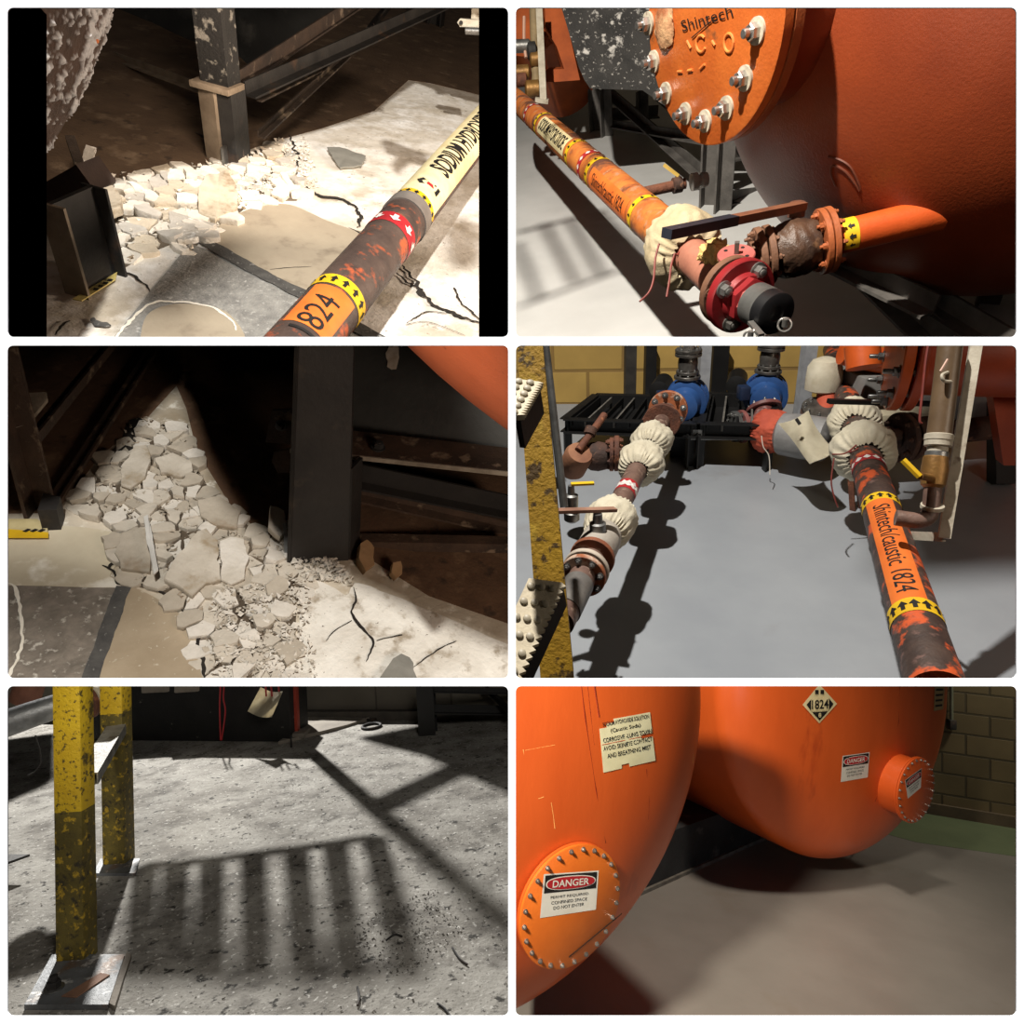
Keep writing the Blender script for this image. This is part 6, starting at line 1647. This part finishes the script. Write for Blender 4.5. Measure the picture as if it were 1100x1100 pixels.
def oval(parent, g, uc, vc, ru, rv, mat, off, nrm, name):
    bm = bmn(); n = 40
    f = [bm.verts.new(g(uc+ru*math.copysign(abs(math.cos(2*PI*i/n))**.8,math.cos(2*PI*i/n)), vc+rv*math.copysign(abs(math.sin(2*PI*i/n))**.8,math.sin(2*PI*i/n)))+nrm*off) for i in range(n)]
    c = bm.verts.new(g(uc,vc)+nrm*off)
    for i in range(n): bm.faces.new((c,f[i],f[(i+1)%n]))
    return finish(name, bm, mat, parent)
def danger(g, nrm, label, z):
    t = thing('danger_sign', label, 'sign', z)
    sheet(t,'panel', g, 0,0,1,1, SIGNW, .001, nrm)
    hd = sheet(t,'header', g, .03,.03,.97,.44, INK, .002, nrm); oval(hd, g, .5,.235,.45,.165, SIGNW, .003, nrm, 'oval_border'); oval(hd, g, .5,.235,.43,.145, SIGNR, .004, nrm, 'oval')
    words(hd, 'DANGER', g, .5,.235,.17,.66, 1, SIGNW, .005, nrm, .015)
    for i,(s,w) in enumerate((('PERMIT REQUIRED',.68),('CONFINED SPACE',.64),('DO NOT ENTER',.55))):
        words(t, s, g, .5,.56+.125*i,.075,w,1, INK, .002, nrm)
    return t
oncov = lambda c,n: (lambda x,y: B.pl(x,y,c,n))
g = flatmap([(584,939),(643,935),(640,977),(580,986)], oncov(c1+n1*.0,n1)); danger(g, n1, 'white danger confined space sign on the round cover of the nearer tank', c1)
g = flatmap([(972,838),(990,825),(989,846),(975,858)], oncov(c2,n2)); danger(g, n2, 'small danger sign on the bolted cover of the farther tank', c2)
on2 = lambda x,y: H2.hit(x,y,.002)
g = flatmap([(905,812),(934,808),(932,835),(903,840)], on2); danger(g, A, 'danger confined space sign stuck below the 1824 placard', g(.5,.5))
# cream notice on the nearer tank
on1 = lambda x,y: H1.hit(x,y,.002)
g = flatmap([(643,775),(698,765),(704,817),(648,830)], on1)
t = thing('caustic_notice', 'torn cream notice reading caustic soda, avoid skin and eye contact', 'sign', g(.5,.5))
bm = bmn(); n = 14; PALE = M('notice_cream',(240,234,196),(228,220,178),7,.5)
gr = [[bm.verts.new(g(i/n, j/n)+A*.001) for i in range(n+1)] for j in range(n+1)]
for j in range(n):
    for i in range(n):
        if (j==0 and i<4) or (j==1 and i<2) or (j==6 and i>10) or (j==13 and i in (5,6)): continue
        bm.faces.new((gr[j][i],gr[j+1][i],gr[j+1][i+1],gr[j][i+1]))
finish('panel', bm, PALE, t)
sheet(t,'fold_line', g, .02,.455,.98,.468, M('fold_red',(206,96,50)), .0015, A)
for s,uc,vc,h,w in (('SODIUM HYDROXIDE SOLUTION',.52,.075,.085,.90),('(Caustic Soda)',.5,.23,.10,.58),('CORROSIVE -LUNG TOXIN',.52,.385,.09,.94),('AVOID: SKIN/EYE CONTACT',.51,.545,.09,.94),('AND BREATHING MIST',.52,.70,.09,.84)):
    words(t, s, g, uc,vc,h,w,1, INK, .002, A, .012)
# 1824 placard
g = flatmap([(862,757),(880,735),(899,756),(880,777)], on2)   # a diamond: corners left, top, right, bottom
t = thing('placard', 'diamond placard with 1824 and a figure 8 on the farther tank', 'sign', g(.5,.5))
sheet(t,'panel', g, 0,0,1,1, CREAM, .001, A)
def tri(parent, pts, mat, off, name):
    bm = bmn(); bm.faces.new([bm.verts.new(on2(x,y)+A*off) for x,y in pts]); return finish(name, bm, mat, parent)
tri(t, [(866,757),(871,751),(871,764)], INK, .003, 'black_field'); tri(t, [(895,756),(890,750),(890,763)], INK, .003, 'black_field')
lab(tri(t, [(872,765),(889,764),(880,774)], INK, .003, 'black_field'),'black lower field')
gb = flatmap([(871,750),(890,749),(890,763),(871,764)], on2); sheet(t,'number_panel', gb, 0,0,1,1, CREAM, .003, A)
words(t, '1824', gb, .5,.5,.72,.95,1, INK, .0045, A, .02)
words(t, '8', gb, .48,1.32,.34,.16,1, CREAM, .0055, A, .02)
gt = flatmap([(874,737),(886,737),(886,746),(874,746)], on2)
for u0,u1 in ((.1,.42),(.58,.9)): sheet(t,'pictogram', gt, u0,.45,u1,.95, INK, .003, A, 2)
g = flatmap([(1004,736),(1015,736),(1013,762),(1003,764)], on2)
t = thing('side_notice', 'small pale notice at the far right edge of the farther tank', 'sign', g(.5,.5)); sheet(t,'panel', g, 0,0,1,1, M('notice_dim',(190,160,110),(170,140,96),7,.6), .001, A)
for i in range(4): sheet(t,'text_line', g, .12,.14+.21*i,.85,.22+.21*i, INK, .002, A, 3)
# drips, seams and scratches on the shells
def onshell(H, pts, r, nm, mat, parent):
    bm = bmn(); tube(bm, [H.hit(x,y,-r*.5) for x,y in pts], r, 6); return finish(nm, bm, mat, parent)
DRIP = M('drip_dark',(150,50,24),(124,40,20),9,.4)
for pts,r in (([(624,737),(628,770),(634,810),(640,850),(650,905)],.005),([(638,737),(643,770)],.007),([(631,737),(634,765),(638,800)],.003),([(694,826),(697,860),(696,880)],.003)):
    lab(onshell(H1, pts, r, 'paint_run', DRIP, T1_),'dark run in the paint')
SCR = M('scratch_pale',(246,186,110),(236,170,96),9,.5)
for pts in ([(592,862),(594,875),(596,890)],[(571,884),(575,880),(576,890),(572,895)],[(578,858),(584,856)],[(564,806),(580,803),(596,800)],[(562,805),(563,815)],[(745,810),(744,820)]):
    lab(onshell(H1, pts, .0022, 'scratch', SCR, T1_),'pale scratch')
lab(onshell(H2, [(966,737),(965,775),(955,820),(940,860),(925,905),(920,918)], .004, 'weld_seam', DRIP, T2_),'thin dark seam')
bm = bmn(); p_,q_ = B.pl(668,982,c1+n1*.003,n1), B.pl(611,1029,c1+n1*.003,n1)
prism(bm, [p_,q_,q_+UP*.006,p_+UP*.006], n1*.0006); lab(finish('scrape', bm, M('scrape_black',(70,40,22),(50,30,18),14,.6), m1),'long black scrape')
# black plinth between the tanks
bm = bmn(); a_, b_ = fl(742,936), fl(818,902)
dv_ = (b_-a_); nn_ = V((-dv_.y,dv_.x,0)).normalized(); nn_ = nn_ if nn_.y>0 else -nn_
prism(bm, [a_-dv_*.6, b_+dv_*.1, b_+dv_*.1+UP*.34, a_-dv_*.6+UP*.34], nn_*.5)
t = tag(finish('tank_plinth', bm, M('black_plinth',(44,46,48),(30,31,33),5,.7,0,.3,40,[((90,90,86),6,.66,.05)])), 'black plinth under the tanks with a pale lower edge', 'plinth')
bm = bmn(); sect(bm, a_-dv_*.6-nn_*.01+UP*.012, b_+dv_*.1-nn_*.01+UP*.012, 'box', .02,.024); lab(finish('edge_strip', bm, GREYE, t),'pale edge strip')
# conduit on the wall
cb = B.pl(1020,737,W0+n_*.03,n_); ce = B.pl(1022,774,W0+n_*.03,n_)
t = thing('conduit', 'thin grey conduit ending in a small box on the block wall', 'conduit', ce)
bm = bmn(); tube(bm, [V((ce.x,ce.y,cb.z+.6)), ce], .018, 12); finish('tube', bm, M('conduit_green',(110,112,92),(92,94,78),8,.5), t)
bm = bmn(); box(bm, ce-UP*.04, .07,.07,.10, bev=.008); finish('outlet_box', bm, STEELD, t)
# light
lamp('SPOT','left_lamp', (-1.6,.2,3.4), 1700, (-.15,2.9,1.3), .25, (1,.90,.72), 50, .9)
lamp('SPOT','rear_lamp', (1.4,3.4,5.6), 900, fl(840,1000), .25, (1,.88,.72), 46, .9)
lamp('SPOT','wall_fill', at(1180,560,6.2), 150, fl(1060,900), .2, (1,.92,.75), 80, .7)  # added unseen spot that brightens the wall and green floor
lamp('AREA','aisle_fill', (1.6,-.3,1.0), 18, (1.2,3,.1), .8, (.80,.90,1))  # added cool fill that lifts the shaded floor
